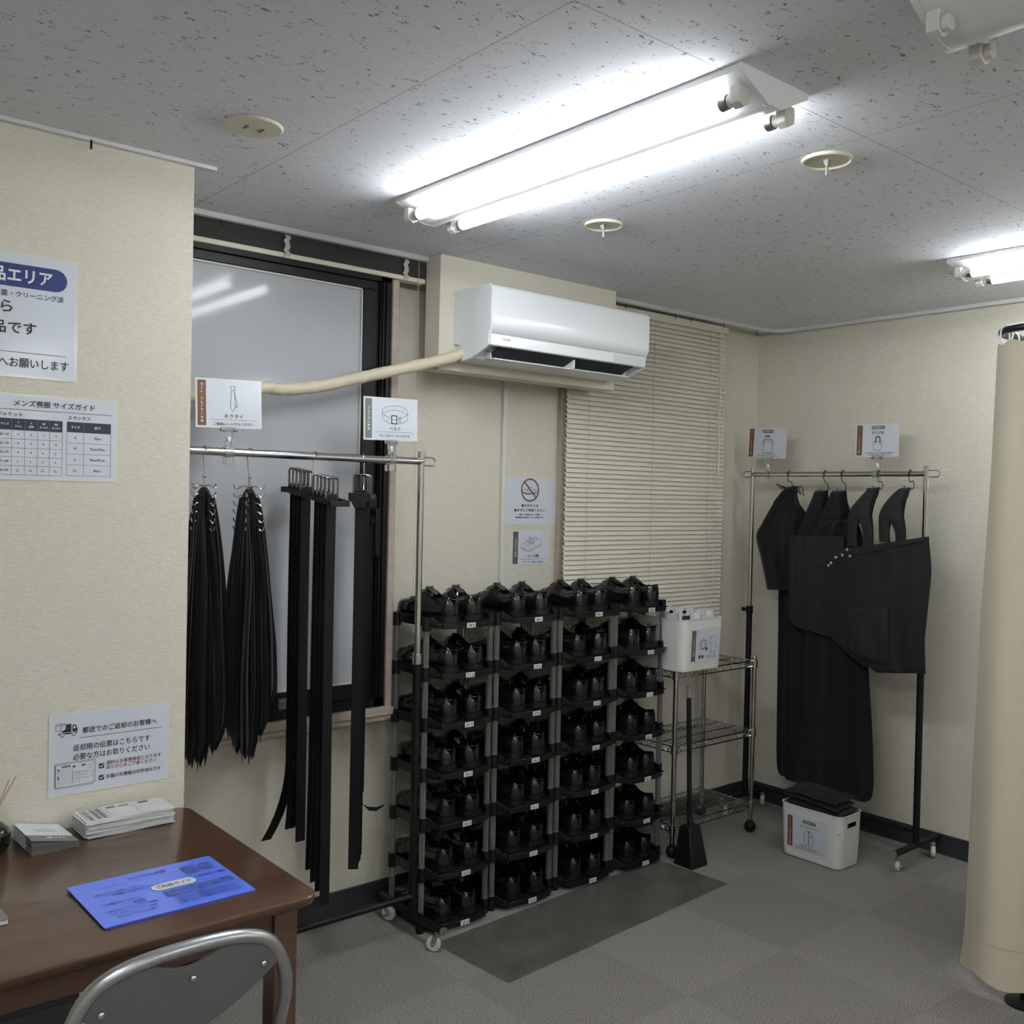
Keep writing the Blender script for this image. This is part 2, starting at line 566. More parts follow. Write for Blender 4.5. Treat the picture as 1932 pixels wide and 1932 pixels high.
# ------------------------------------------------------------------ the room
H = 2.40
XR, YB = 4.24, 3.10
X0, Y0 = -2.4, -2.9
structure(MB().box(X0 - .1, XR + .1, Y0 - .1, YB + .2, -0.1, 0).build('floor', M_FLOOR))
structure(MB().box(X0 - .1, XR + .1, Y0 - .1, YB + .2, H, H + .1).build('ceiling', M_CEIL))
b = MB()
WX0, WX1, WZ0, WZ1 = 1.05, 1.93, 0.765, 2.33          # glazed opening beside the projecting wall
VX0, VX1, VZ0, VZ1 = 2.87, 3.92, 0.86, 2.36           # opening behind the lowered blind
for x0, x1, z0, z1 in ((1.0, WX0, 0, H), (WX0, WX1, 0, WZ0), (WX0, WX1, WZ1, H), (WX1, VX0, 0, H), (VX0, VX1, 0, VZ0), (VX0, VX1, VZ1, H), (VX1, XR, 0, H)):
    b.box(x0, x1, YB, YB + .12, z0, z1)
structure(b.build('wall_back', M_WALL))
structure(MB().box(XR, XR + .1, Y0 - .1, YB + .12, 0, H).build('wall_right', M_WALL))
structure(MB().box(X0, 1.03, 2.58, YB + .12, 0, H).build('wall_left', M_WALL))
structure(MB().box(X0 - .1, X0, Y0 - .1, YB + .12, 0, H).build('wall_side', M_WALL))
structure(MB().box(X0, XR, Y0 - .1, Y0, 0, H).build('wall_rear', M_WALL))
structure(MB().box(1.03, XR, YB - .009, YB, 0, .09).build('baseboard_back', M_BASE, bevel=.002))
structure(MB().box(XR - .009, XR, Y0, YB - .009, 0, .09).build('baseboard_right', M_BASE, bevel=.002))
structure(MB().box(X0, 1.03, 2.571, 2.58, 0, .09).box(1.03, 1.039, 2.571, YB - .009, 0, .09).build('baseboard_left', M_BASE))
# ceiling edge trims
b = MB().use(M_TRIM)
b.box(X0, 1.085, 2.562, 2.58, H - .010, H)
b.box(1.03, 1.085, 2.58, 2.60, H - .006, H)
b.use(M_SASH)
for x in (.76, .33):
    b.box(x - .002, x + .002, 2.56, 2.566, H - .03, H - .008)
structure(b.build('trim_1'))
def rail(name, path, hooks):
    b = MB().use(M_TRIM)
    rings = []
    for i, p in enumerate(path):
        p = Vector(p)
        t = (Vector(path[min(i + 1, len(path) - 1)]) - Vector(path[max(i - 1, 0)])).normalized()
        nrm = Vector((t.y, -t.x, 0))
        rings.append([p + nrm * a + Vector((0, 0, z)) for a, z in ((-.011, 0), (.011, 0), (.011, -.016), (.004, -.018), (-.004, -.018), (-.011, -.016))])
    b.loft(rings)
    b.use(M_SASH)
    for x, y in hooks:
        b.tube([(x, y, H - .014), (x, y, H - .026), (x + .004, y, H - .034), (x, y, H - .040)], .0018, 6)
    return structure(b.build(name))
rail('trim_2', [(1.03, 2.985, H), (1.6, 2.985, H), (2.07, 2.985, H)], ((1.28, 2.985), (1.70, 2.985)))
pts = [(2.97, 2.985, H), (3.6, 2.985, H), (4.10, 2.985, H)] + [(4.10 + .125 * math.sin(a), 2.86 + .125 * math.cos(a), H) for a in [math.radians(15 * k) for k in range(1, 7)]] + [(4.225, 2.4, H), (4.225, 0, H), (4.225, -2.8, H)]
rail('trim_3', pts, ((3.0, 2.985), (3.12, 2.985), (3.45, 2.985), (3.56, 2.985), (3.80, 2.985), (4.06, 2.985)))
# boxed timber panel that carries the air conditioner, hung from the ceiling
structure(MB().box(2.07, 2.975, 2.90, 2.99, 1.985, H).build('trim_4', mat('panel_wallpaper', (0.68, 0.645, 0.545), 0.6), bevel=.002))
# glazed window beside the projecting wall
win = thing('window_1', 'dark framed frosted window beside the projecting wall', 'window')
del win['label'], win['category']
win['kind'] = 'structure'
b = MB()
b.box(WX0, WX1, 3.0, 3.10, WZ1 - .045, WZ1)
b.box(WX0, WX1, 3.0, 3.10, WZ0, WZ0 + .035)
b.box(WX0, WX0 + .04, 3.0, 3.10, WZ0, WZ1)
b.box(WX1 - .045, WX1, 3.0, 3.10, WZ0, WZ1)
for x in (1.890, 1.905):
    b.box(x, x + .006, 2.992, 3.0, WZ0 + .035, WZ1 - .04)
b.build('frame', M_SASH, win, bevel=.002)
b = MB()
b.box(WX0 + .04, WX1 - .045, 3.012, 3.045, WZ1 - .075, WZ1 - .045)
b.box(WX0 + .04, WX1 - .045, 3.012, 3.045, WZ0 + .035, WZ0 + .09)
b.box(WX0 + .04, WX0 + .10, 3.012, 3.045, WZ0 + .09, WZ1 - .075)
b.box(WX1 - .108, WX1 - .045, 3.012, 3.045, WZ0 + .09, WZ1 - .075)
b.build('sash', M_SASH, win, bevel=.002)
MB().box(WX0 + .10, WX1 - .108, 3.026, 3.034, WZ0 + .09, WZ1 - .075).build('pane', M_PANE, win)
gx0, gx1, gz0, gz1 = WX0 + .10, WX1 - .108, WZ0 + .09, WZ1 - .075
b = MB()
b.box(gx0, gx1, 3.018, 3.026, gz0, gz0 + .006).box(gx0, gx1, 3.018, 3.026, gz1 - .006, gz1)
b.box(gx0, gx0 + .006, 3.018, 3.026, gz0, gz1).box(gx1 - .006, gx1, 3.018, 3.026, gz0, gz1)
b.build('gasket', M_GASKET, win)
b = MB()
b.cyl((1.872, 3.012, 1.47), (1.872, 2.985, 1.47), .014, n=12)
b.box(1.864, 1.880, 2.972, 2.986, 1.31, 1.48)
b.box(1.855, 1.889, 3.002, 3.014, 1.42, 1.52)
b.build('handle', M_BLKMET, win, bevel=.003)
b = MB().use(mat('sticker_brown', (0.12, 0.09, 0.06), .5)).box(1.52, 1.556, 3.0105, 3.0125, .795, .835)
b.use(M_GREY).box(1.522, 1.554, 3.009, 3.0107, .797, .803).box(1.522, 1.554, 3.009, 3.0107, .824, .829)
b.build('sticker', None, win)
b = MB()
b.box(WX1, WX1 + .027, 2.99, 3.10, .715, 2.300)
b.box(WX0 - .02, WX1, 2.985, 3.10, .715, .765)
b.box(WX0 - .02, WX1 + .03, 2.978, 2.992, .735, .765)
b.build('casing', M_JAMB, win, bevel=.003)
# window behind the blind
w2 = thing('window_2', '', '')
del w2['label'], w2['category']
w2['kind'] = 'structure'
b = MB()
b.box(VX0, VX1, 3.13, 3.17, VZ0, VZ0 + .06).box(VX0, VX1, 3.13, 3.17, VZ1 - .06, VZ1)
b.box(VX0, VX0 + .06, 3.13, 3.17, VZ0, VZ1).box(VX1 - .06, VX1, 3.13, 3.17, VZ0, VZ1).box(3.37, 3.42, 3.13, 3.17, VZ0, VZ1)
b.build('frame', M_SASH, w2)
MB().box(VX0, VX1, 3.148, 3.152, VZ0, VZ1).build('pane', M_PANE, w2)
b = MB()
b.box(VX0 - .03, VX0, 3.075, 3.14, VZ0 - .03, VZ1)
b.box(VX1, VX1 + .025, 3.085, 3.14, VZ0 - .03, VZ1)
b.box(VX0 - .03, VX1 + .025, 3.085, 3.14, VZ0 - .05, VZ0)
b.build('casing', M_JAMB, w2, bevel=.002)

# ------------------------------------------------------------------ ceiling things
def fluorescent_lamp(x, y0, y1, lit, label, tube_mat=None):
    t = thing('fluorescent_lamp', label, 'ceiling light', (x, (y0 + y1) / 2, H), group='twin tube ceiling lamps')
    hl = (y1 - y0) / 2
    prof = [(-.115, 0), (.115, 0), (.115, -.013), (.022, -.058), (-.022, -.058), (-.115, -.013)]
    MB().prism(prof, -hl + .012, hl - .012, lambda a, b_, d: (a, d, b_)).build('housing', M_LAMP, t, bevel=.001)
    for s in (-1, 1):
        d0, d1 = sorted((s * hl, s * (hl - .0115)))
        MB().prism([(a * 1.01, z * 1.02 if z < 0 else z) for a, z in prof], d0, d1, lambda a, b_, d: (a, d, b_)).build('end_plate', M_LAMP, t, bevel=.001)
        for q in (-1, 1):
            bx = q * .078
            k = MB()
            yc = s * (hl - .030)
            k.prism([(bx - .017, -.030), (bx + .017, -.030), (bx + .019, -.052), (bx + .016, -.066), (bx, -.074), (bx - .016, -.066), (bx - .019, -.052)], yc - .012, yc + .012, lambda a, b_, d: (a, d, b_))
            k.cyl((bx, yc - s * .012, -.053), (bx, yc - s * .026, -.053), .014, n=14)
            k.build('socket', M_SOCKET, t, bevel=.002)
    if lit:
        for q in (-1, 1):
            bx = q * .078
            tb = MB().cyl((bx, -hl + .075, -.053), (bx, hl - .075, -.053), .0163, n=20).build('tube', tube_mat or M_TUBE, t)
            for s in (-1, 1):
                MB().cyl((bx, s * (hl - .075), -.053), (bx, s * (hl - .058), -.053), .0166, .0155, n=18).build('tube_cap', M_STEEL, tb)
    return t
fluorescent_lamp(1.703, 1.22, 2.46, True, 'lit twin-tube ceiling lamp above the shoe towers')
fluorescent_lamp(3.50, 0.45, 1.69, True, 'lit twin-tube ceiling lamp above the beige curtain')
fluorescent_lamp(1.703, -.37, .87, False, 'unlit ceiling lamp with empty sockets and no tubes')
fluorescent_lamp(-.10, -.2, 1.04, True, 'added unseen fill lamp over the desk side of the room')  # out of view, added for room brightness
fluorescent_lamp(3.50, -2.1, -.86, True, 'added unseen fill lamp deep in the rear of the room', M_TUBE_FILL)  # added behind the camera as frontal fill
fluorescent_lamp(-.10, -2.3, -1.06, True, 'added unseen fill lamp in the rear corner behind the desk side', M_TUBE_FILL)  # added out of view to lift the low walls
fluorescent_lamp(1.703, -2.3, -1.06, True, 'added unseen fill lamp near the middle of the rear wall', M_TUBE_FILL)  # extra unseen lamp, put in for more fill from behind

def ceiling_disc(x, y, r, bolt, label):
    t = thing('ceiling_disc', label, 'ceiling cap', (x, y, H), group='round caps on the ceiling')
    b = MB()
    if bolt:
        b.lathe([(.001, -.004), (r - .006, -.004), (r - .004, -.009), (r, -.008), (r, 0), (.001, 0)], 32)
        b.build('disc', M_CREAM, t)
        MB().cyl((0, 0, -.004), (0, 0, -.013), .011, n=6).cyl((0, 0, -.013), (0, 0, -.017), .008, n=6).build('nut', M_STEEL, t)
        MB().cyl((0, 0, -.004), (0, 0, -.042), .0042, n=10).build('bolt', M_STEEL, t)
    else:
        b.lathe([(.001, -.006), (r - .004, -.006), (r, -.003), (r, 0), (.001, 0)], 32)
        b.build('disc', M_CREAM, t)
        MB().box(-.022, -.016, -.01, .012, -.0075, -.0055).box(.016, .022, -.012, .01, -.0075, -.0055).build('slot', M_DGREY, t)
ceiling_disc(1.027, 2.215, .069, False, 'flat cream cap on the ceiling above the projecting wall')
ceiling_disc(2.197, 1.414, .062, True, 'cream cap with bolt beside the bare end of the lit lamp')
ceiling_disc(2.215, 2.222, .060, True, 'cream cap with bolt on the ceiling over the air conditioner')

# ------------------------------------------------------------------ blinds
t = thing('venetian_blind', 'raised dark edged blind bundled above the frosted window', 'blind', (1.05, 2.99, H))
L_ = 1.02
MB().box(0, L_, 0, .045, -.022, -.002).build('headrail', M_BLINDDARK, t)
MB().box(0, L_, .004, .042, -.078, -.022).build('slat_stack', M_BLINDDARK, t)
MB().box(0, L_, .002, .044, -.096, -.079).build('bottom_rail', M_BLIND, t, bevel=.003)
for x in (.46, .93):
    b = MB()
    pts = [(x + .004 * math.sin(k * 1.9), -.003 - .004 * (k % 2), -.022 - k * .0085) for k in range(10)]
    b.loft([[Vector(p) + Vector((dx, dy, 0)) for dx, dy in ((-.009, 0), (.009, 0), (.009, .003), (-.009, .003))] for p in pts])
    b.build('ladder_tape', M_CORD, t)
MB().tube([(.985, -.004, -.02), (.984, -.006, -.5), (.988, -.006, -1.15), (.986, -.004, -1.5)], .0012, 5).build('cord', M_CORD, t)
t = thing('venetian_blind', 'lowered cream slatted blind behind the air conditioner', 'blind', (2.845, 3.05, H))
L_ = 1.06
MB().box(0, L_, -.014, .014, -.05, -.018).build('headrail', M_BLIND, t)
b = MB()
NS, P_ = 73, .0208
for k in range(NS):
    z = -.062 - k * P_
    a = math.radians(62 + R.uniform(-.7, .7))
    x0 = R.uniform(-.002, .002)
    d = .0125
    cy, sz = d * math.cos(a), d * math.sin(a)
    rings = []
    for x in (x0, x0 + L_ / 2, x0 + L_):
        rings.append([(x, -cy, z - sz), (x, -.002, z - .0005 + .0015), (x, cy, z + sz), (x, cy + .0006, z + sz - .0006), (x, -.0012, z), (x, -cy + .0006, z - sz - .0006)])
    b.loft(rings)
b.build('slat', M_BLIND, t)
zb = -.062 - NS * P_
MB().box(0, L_, -.013, .013, zb - .012, zb + .004).build('bottom_rail', M_BLIND, t, bevel=.003)
for x in (.12, .53, .93):
    MB().box(x - .0008, x + .0008, -.0135, -.012, zb, -.05).build('ladder_cord', M_CORD, t)
MB().tube([(.985, -.02, -.05), (.98, -.024, -.30), (.972, -.026, -.9), (.968, -.024, -1.42)], .002, 6).build('pull_cord', M_CORD, t)
MB().tube([(1.005, -.02, -.05), (1.0, -.022, -.13), (1.0, -.022, -.75)], .0028, 6).build('tilt_wand', M_BLIND, t)

# cable cover on the back wall
tag(MB().box(2.532, 2.552, 3.086, 3.10, .09, 2.35).build('cable_cover', mat('cover_plastic', (.64, .64, .6), .4), bevel=.002), 'white vertical cable cover on the wall under the air conditioner', 'cable cover')

# ------------------------------------------------------------------ air conditioner
t = thing('air_conditioner', 'white wall mounted air conditioner above the shoe towers', 'air conditioner', (2.14, 2.90, 0))
AW = .795
fx = lambda a, b_, d: (d, a, b_)
body = [(0, 2.272), (-.205, 2.272), (-.213, 2.268), (-.218, 2.258), (-.219, 2.12), (-.215, 2.108), (-.205, 2.100), (-.204, 2.062), (-.196, 2.058), (-.160, 2.055), (-.140, 2.037), (-.105, 2.022), (-.06, 2.017), (0, 2.017)]
MB().prism(body[:9] + [(-.175, 2.075), (-.12, 2.05)] + body[11:], .004, AW - .004, fx).build('body', M_WHITE, t, bevel=.002)
side = [(0, 2.274), (-.206, 2.274), (-.216, 2.266), (-.2205, 2.255), (-.2205, 2.12), (-.208, 2.098), (-.2055, 2.062), (-.190, 2.052), (-.150, 2.036), (-.105, 2.020), (-.06, 2.014), (-.045, 2.014), (-.035, 2.075), (0, 2.08)]
MB().prism(side, -.006, .005, fx).build('side_cover', M_WHITE, t, bevel=.003)
MB().prism(side, AW - .005, AW + .006, fx).build('side_cover', M_WHITE, t, bevel=.003)
fp = [(-.2195, 2.262), (-.2235, 2.255), (-.2245, 2.135), (-.221, 2.118), (-.2145, 2.109), (-.212, 2.114), (-.2175, 2.135), (-.2175, 2.255)]
MB().prism(fp, -.004, AW + .004, fx).build('front_panel', M_WHITE, t, bevel=.001)
MB().prism([(-.200, 2.0565), (-.135, 2.031), (-.13, 2.036), (-.19, 2.062)], .055, AW - .06, fx).build('vent', M_ACDARK, t)
lv = MB()
lv.prism([(-.172, 2.018), (-.118, 2.020), (-.118, 2.023), (-.172, 2.021)], .05, AW - .055, fx)
lv.box(.05, .053, -.15, -.12, 2.02, 2.045).box(AW - .058, AW - .055, -.15, -.12, 2.02, 2.045).box(.42, .425, -.19, -.13, 2.02, 2.056)
lv.build('louver', M_WHITE, t)
MB().box(.62, .79, -.2065, -.2045, 2.068, 2.094).build('display_strip', mat('grey_strip', (.62, .64, .66), .3), t)
s = Sheet(.05, .02)
s.text('lettering', M_GREYTXT, 'TOSHIBA', .025, .01, .0065, .038, bold=.02)
for (nm, m_), bb in s.ink.items():
    bb.build(nm, m_, t, (.075, -.2053, 2.085), FACE_Y, flatshade=True)
p = catmull([(2.20, 2.845, 2.072), (2.11, 2.86, 2.03), (1.99, 2.885, 1.992), (1.765, 2.92, 1.928), (1.60, 2.93, 1.882), (1.47, 2.93, 1.862), (1.40, 2.93, 1.860), (1.17, 2.93, 1.815), (1.045, 2.93, 1.78)], 14)
b = MB()
b.tube(p, [.0205 + .0012 * math.sin(i * 2.6) * (i % 3 == 0) + .0008 * math.sin(i * .9) for i in range(len(p))], 14)
tag(b.build('pipe_cover', M_TAPE), 'beige tape wrapped pipe running from the air conditioner across the window', 'pipe')

# ------------------------------------------------------------------ garment racks
def caster(parent, x, y, z0, ang, kind='nylon'):
    """twin-less furniture caster hanging under z0"""
    c = thing('caster', '', '', (x, y, 0), (0, 0, ang))
    del c['label'], c['category']
    c.parent = parent
    wz = .025
    MB().cyl((-.009, .012, wz), (.009, .012, wz), .025, n=24).build('wheel', M_CASTER, c, bevel=.004)
    b = MB()
    b.cyl((0, 0, z0), (0, 0, z0 - .016), .009, n=12)
    for s in (-1, 1):
        b.prism([(-.010, .058), (.010, .058), (.020, .028), (.016, .016), (.006, .018)], s * .0105 - .001, s * .0105 + .001, lambda a, b_, d: (d, a, b_))
    b.box(-.0115, .0115, -.012, .012, .055, .060)
    b.cyl((-.013, .012, wz), (.013, .012, wz), .005, n=8)
    b.box(.010, .022, -.004, .010, .018, .026)
    b.build('fork', M_CHROME, c, bevel=.001)

def garment_rack(label, loc, rotz, L_, foot0, foot1, z_rail, z_top, z_clamps):
    t = thing('garment_rack', label, 'clothes rack', loc, (0, 0, rotz))
    for x, z_clamp in zip((0, L_), z_clamps):
        MB().cyl((x, 0, .075), (x, 0, z_clamp), .0145, n=16).build('lower_post', M_BLKMET, t)
        MB().cyl((x, 0, z_clamp), (x, 0, z_top), .0115, n=16).build('upper_post', M_CHROME, t)
        sg = -1 if x == 0 else 1
        b = MB().cyl((x, 0, z_clamp - .025), (x, 0, z_clamp + .012), .0175, n=16)
        if x == 0:
            b.cyl((x - .012, 0, z_clamp - .008), (x - .045, 0, z_clamp - .008), .005, n=8)
            b.box(x - .046, x - .026, -.003, .003, z_clamp - .017, z_clamp + .002)
        else:
            b.cyl((x, .012, z_clamp - .008), (x, .040, z_clamp - .008), .005, n=8)
        b.build('clamp', M_BLKMET if x == 0 else M_CHROME, t, bevel=.001)
        pts = [(x + sg * .010, 0, z_rail + .014), (x + sg * .045, 0, z_rail + .014)] + [(x + sg * (.045 + .014 * math.sin(a)), 0, z_rail + .014 * math.cos(a)) for a in [PI * k / 6 for k in range(1, 6)]] + [(x + sg * .045, 0, z_rail - .014), (x + sg * .010, 0, z_rail - .014)]
        MB().tube(pts, .0028, 8).build('end_hook', M_CHROME, t)
        MB().cyl((x, foot0, .08), (x, foot1, .08), .0135, n=14).build('foot', M_BLKMET, t)
        for y in (foot0, foot1):
            MB().cyl((x, y - .003, .08), (x, y + .003, .08), .0145, n=14).build('foot_cap', M_STEEL if y == foot0 else M_BLKMET, t)
        caster(t, x, foot0 + .035, .068, 0.5)
        caster(t, x, foot1 - .035, .068, -2.6)
    MB().cyl((0, 0, z_rail), (L_, 0, z_rail), .0125, n=18).build('rail', M_CHROME, t)
    MB().cyl((0, 0, .138), (L_, 0, .138), .012, n=14).build('lower_bar', M_BLKMET, t)
    return t
garment_rack('chrome and black clothes rack beside the projecting wall holding neckties and belts', (1.074, 2.80, 0), 0, .86, -.185, .20, 1.645, 1.678, (.97, .97))
garment_rack('chrome and black clothes rack at the plain wall holding black bags', (4.03, 2.962, 0), -PI / 2, .888, -.185, .185, 1.667, 1.70, (1.005, .88))

# ------------------------------------------------------------------ card clips and their cards
def card_clip(label, loc, rotz, h, group):
    t = thing('card_clip', label, 'sign clip', loc, (0, 0, rotz), group)
    b = MB()                                   # clamp around the rail (rail runs along local X through the origin)
    ring = [(.019 * math.cos(math.radians(a)), .019 * math.sin(math.radians(a))) for a in range(-60, 241, 20)]
    b.loft([[Vector((sx, p[0] * k, p[1] * k)) for k in (1, .8) for p in (ring if k == 1 else ring[::-1])] for sx in (-.013, .013)])
    b.box(-.011, .011, -.020, -.008, -.038, -.016).box(-.011, .011, .008, .020, -.038, -.016)
    b.box(-.009, .009, -.007, .007, .018, .034)
    b.build('rail_clamp', M_CLEAR, t, bevel=.002)
    b = MB().cyl((0, 0, .030), (0, 0, h - .040), .0055, n=12)
    b.ball((0, 0, .040), .008).ball((0, 0, h - .036), .0075)
    b.build('stem', M_WINK, t)
    b = MB()
    b.box(-.024, .024, -.0040, -.0025, h - .012, h + .002).box(-.024, .024, .0015, .0040, h - .012, h + .002)
    b.cyl((-.022, 0, h - .010), (.022, 0, h - .010), .004, n=10)
    b.box(-.012, .012, -.004, .004, h - .034, h - .012)
    b.build('card_grip', M_CLEAR, t, bevel=.001)
    for q in (-1, 1):
        MB().cyl((q * .026, -.003, h - .008), (q * .014, -.003, h - .008), .0045, n=10).build('spring', M_CHROME, t)
    return t
GC = 'clear card clips on the rack rails'
card_clip('clear clip holding the necktie card on the rack rail', (1.235, 2.80, 1.645), 0, .074, GC)
card_clip('clear clip holding the belt card on the rack rail', (1.81, 2.80, 1.645), 0, .067, GC)
card_clip('clear clip holding the shoe bag card on the rack rail', (4.03, 2.875, 1.667), -PI / 2, .079, GC)
card_clip('clear clip holding the tote bag card on the rack rail', (4.03, 2.30, 1.667), -PI / 2, .078, GC)

def band_text(s, m_, body, w, x0=.006, x1=.032, y0=.006, y1=None):
    y1 = y1 or s.h - .006
    s.rect('side_band', m_, x0, y0, x1, y1, 0)
    n = len(body)
    span = (y1 - y0) * w
    c = (y0 + y1) / 2
    s.text('band_lettering', M_WINK, body, (x0 + x1) / 2, c - span / 2, span / n * .72, span, vertical=True, bold=.03)
GS = 'printed cards standing in clips'
# necktie card
o, s = sheet_thing('display_card', 'card with a brown band and a necktie drawing', 'sign', .207, .145, (1.2345, 2.797, 1.789), (PI / 2, math.radians(-1.6), 0), group=GS)
band_text(s, M_BROWN, 'ライト・フルプラン共通', .88)
ln = lambda pts, wd=.0011, closed=False: s.line('drawing', M_INK, pts, wd, 1, closed)
ln([(.108, .020), (.123, .020), (.121, .032), (.111, .032)], closed=True)
ln([(.1115, .032), (.107, .082), (.1145, .096), (.123, .084), (.1205, .032)])
ln([(.1195, .040), (.129, .072), (.1275, .082), (.122, .080)])
s.text('lettering', M_INK, 'ネクタイ', .117, .110, .0125, .060, bold=.02)
s.line('lettering', M_INK, [(.046, .121), (.188, .121)], .0008)
s.text('lettering', M_INK, 'ご自由にレンタルください', .117, .1325, .0095, .128, bold=.02)
s.build_on(o)
# belt card
o, s = sheet_thing('display_card', 'card with a grey band and a coiled belt drawing', 'sign', .214, .143, (1.806, 2.797, 1.7815), (PI / 2, math.radians(-1.2), 0), group=GS)
band_text(s, M_GREY, 'フルプラン専用', .62)
s.ring('drawing', M_INK, .123, .047, .051, .021, .0011)
s.ring('drawing', M_INK, .123, .066, .051, .021, .0011, a0=0, a1=180)
s.ring('drawing', M_INK, .123, .062, .046, .021, .0008, a0=190, a1=350)
s.line('drawing', M_INK, [(.072, .047), (.072, .066)], .0011)
s.line('drawing', M_INK, [(.174, .047), (.174, .066)], .0011)
s.rrect('drawing', M_INK, .107, .058, .131, .088, .004, 1)
s.rrect('drawing_fill', M_PAPER, .1105, .0615, .1275, .0845, .003, 2)
s.line('drawing', M_INK, [(.112, .073), (.132, .073)], .0018, 3)
s.rect('drawing', M_INK, .138, .062, .1395, .086, 1)
s.rect('drawing', M_INK, .143, .061, .1445, .085, 1)
for x in (.086, .096):
    s.disc('drawing', M_INK, x, .074, .0013, .0013)
s.text('lettering', M_INK, 'ベルト', .123, .103, .0125, .044, bold=.02)
s.line('lettering', M_INK, [(.046, .115), (.194, .115)], .0008)
s.text('lettering', M_INK, 'サイズはワンサイズです', .121, .1275, .009, .120, bold=.02)
s.build_on(o)
# shoe bag card
o, s = sheet_thing('display_card', 'card with a brown band and a drawstring bag drawing', 'sign', .222, .149, (4.033, 2.885, 1.820), (PI / 2, math.radians(2.6), -PI / 2), group=GS)
band_text(s, M_BROWN, 'ライト・フルプラン共通', .88)
s.rrect('pill', M_GREY, .080, .010, .145, .026, .008, 0)
s.text('band_lettering', M_WINK, '回収不要です', .1125, .018, .0075, .048, bold=.01)
s.text('lettering', M_INK, '靴袋', .112, .042, .0135, .027, bold=.025)
s.curve('drawing', M_DGREY, [(.094, .062), (.093, .085), (.091, .119), (.142, .119), (.141, .095), (.136, .066), (.129, .056), (.098, .056), (.094, .062)], .002)
s.curve('drawing', M_DGREY, [(.100, .055), (.090, .062), (.086, .080), (.083, .088)], .0022)
s.curve('drawing', M_DGREY, [(.128, .055), (.140, .062), (.146, .078), (.151, .086)], .0022)
s.line('drawing', M_DGREY, [(.098, .060), (.132, .060)], .0015)
for x in (.101, .109, .117, .126):
    s.line('drawing', M_DGREY, [(x, .061), (x + .001, .071)], .0014)
s.text('lettering', M_INK, 'シューズカバーは回収致しません', .118, .128, .006, .098, bold=.02)
s.text('lettering', M_INK, 'お使い頂き返却しないようお願いします', .118, .138, .006, .128, bold=.02)
s.build_on(o)
# tote bag card
o, s = sheet_thing('display_card', 'card with a brown band and a tote bag drawing', 'sign', .206, .1455, (4.033, 2.3065, 1.816), (PI / 2, math.radians(.8), -PI / 2), group=GS)
band_text(s, M_BROWN, 'ライト・フルプラン共通', .88)
s.rrect('pill', M_GREY, .075, .009, .140, .024, .0075, 0)
s.text('band_lettering', M_WINK, '返却不要です', .1075, .0165, .0075, .048, bold=.01)
s.text('lettering', M_INK, '手さげ袋', .106, .039, .0135, .057, bold=.025)
s.line('drawing', M_DGREY, [(.086, .079), (.128, .079), (.126, .114), (.122, .118), (.094, .117), (.090, .113)], .0017, closed=True)
s.curve('drawing', M_DGREY, [(.097, .083), (.098, .063), (.107, .056), (.116, .063), (.118, .083)], .006)
s.text('lettering', M_INK, 'レンタル品をまとめて持ち運ぶのに便利です', .117, .1285, .006, .146, bold=.02)
s.text('lettering', M_INK, 'お持ち帰り頂きご利用ください', .117, .138, .006, .11, bold=.02)
s.build_on(o)

# ------------------------------------------------------------------ necktie hangers and neckties
def tie_hanger(x, label, rot):
    t = thing('tie_hanger', label, 'tie hanger', (x, 2.80, 1.645), (0, 0, rot), 'chrome tie hangers')
    pts = [(0, -.016 * math.cos(a) , .0005 + .016 * math.sin(a)) for a in [math.radians(k) for k in range(200, -21, -20)]]
    pts = [(0, .0155 * math.cos(math.radians(k)), .0155 * math.sin(math.radians(k))) for k in range(190, -31, -20)]
    pts += [(0, .008, -.020), (0, .006, -.045), (0, .001, -.066), (0, 0, -.075)]
    MB().tube(pts, .0017, 8).build('hook', M_CHROME, t)
    b = MB().cyl((-.0035, 0, -.075), (-.0035, 0, -.235), .002, n=8).cyl((.0035, 0, -.075), (.0035, 0, -.235), .002, n=8)
    b.ball((0, 0, -.072), .006)
    b.build('spine', M_CHROME, t)
    for k in range(6):
        z = -.103 - .0252 * k
        b = MB()
        for q in range(4):
            a = q * PI / 2 + .35
            c, s_ = math.cos(a), math.sin(a)
            b.tube([(c * r, s_ * r, z + dz) for r, dz in ((.003, 0), (.018, .003), (.030, -.001), (.036, -.007), (.043, -.004), (.047, .007))], .0021, 7)
        b.build('arm', M_CHROME, t)
tie_hanger(1.163, 'chrome tie hanger with the necktie bunch touching the projecting wall edge', 0)
tie_hanger(1.305, 'chrome tie hanger with the second necktie bunch, next to the belts', .6)

def tie_tail(b, path, w0, w1, th, ang, tip):
    """ribbon of lens section along path (top to bottom); ang turns its width about Z"""
    n = len(path)
    rings = []
    for i, p in enumerate(path):
        u = i / (n - 1)
        w = w0 + (w1 - w0) * min(1, u * 1.5)
        th_ = th
        if u > tip:
            w *= max(.03, 1 - (u - tip) / (1 - tip))
            th_ = th * max(.12, 1 - (u - tip) / (1 - tip))
        d = Vector((math.cos(ang), math.sin(ang), 0)) * w / 2
        e = Vector((-math.sin(ang), math.cos(ang), 0)) * th_ / 2
        p = Vector(p)
        rings.append([p - d, p - d * .55 + e, p + d * .55 + e, p + d, p + d * .55 - e, p - d * .55 - e])
    b.loft(rings)

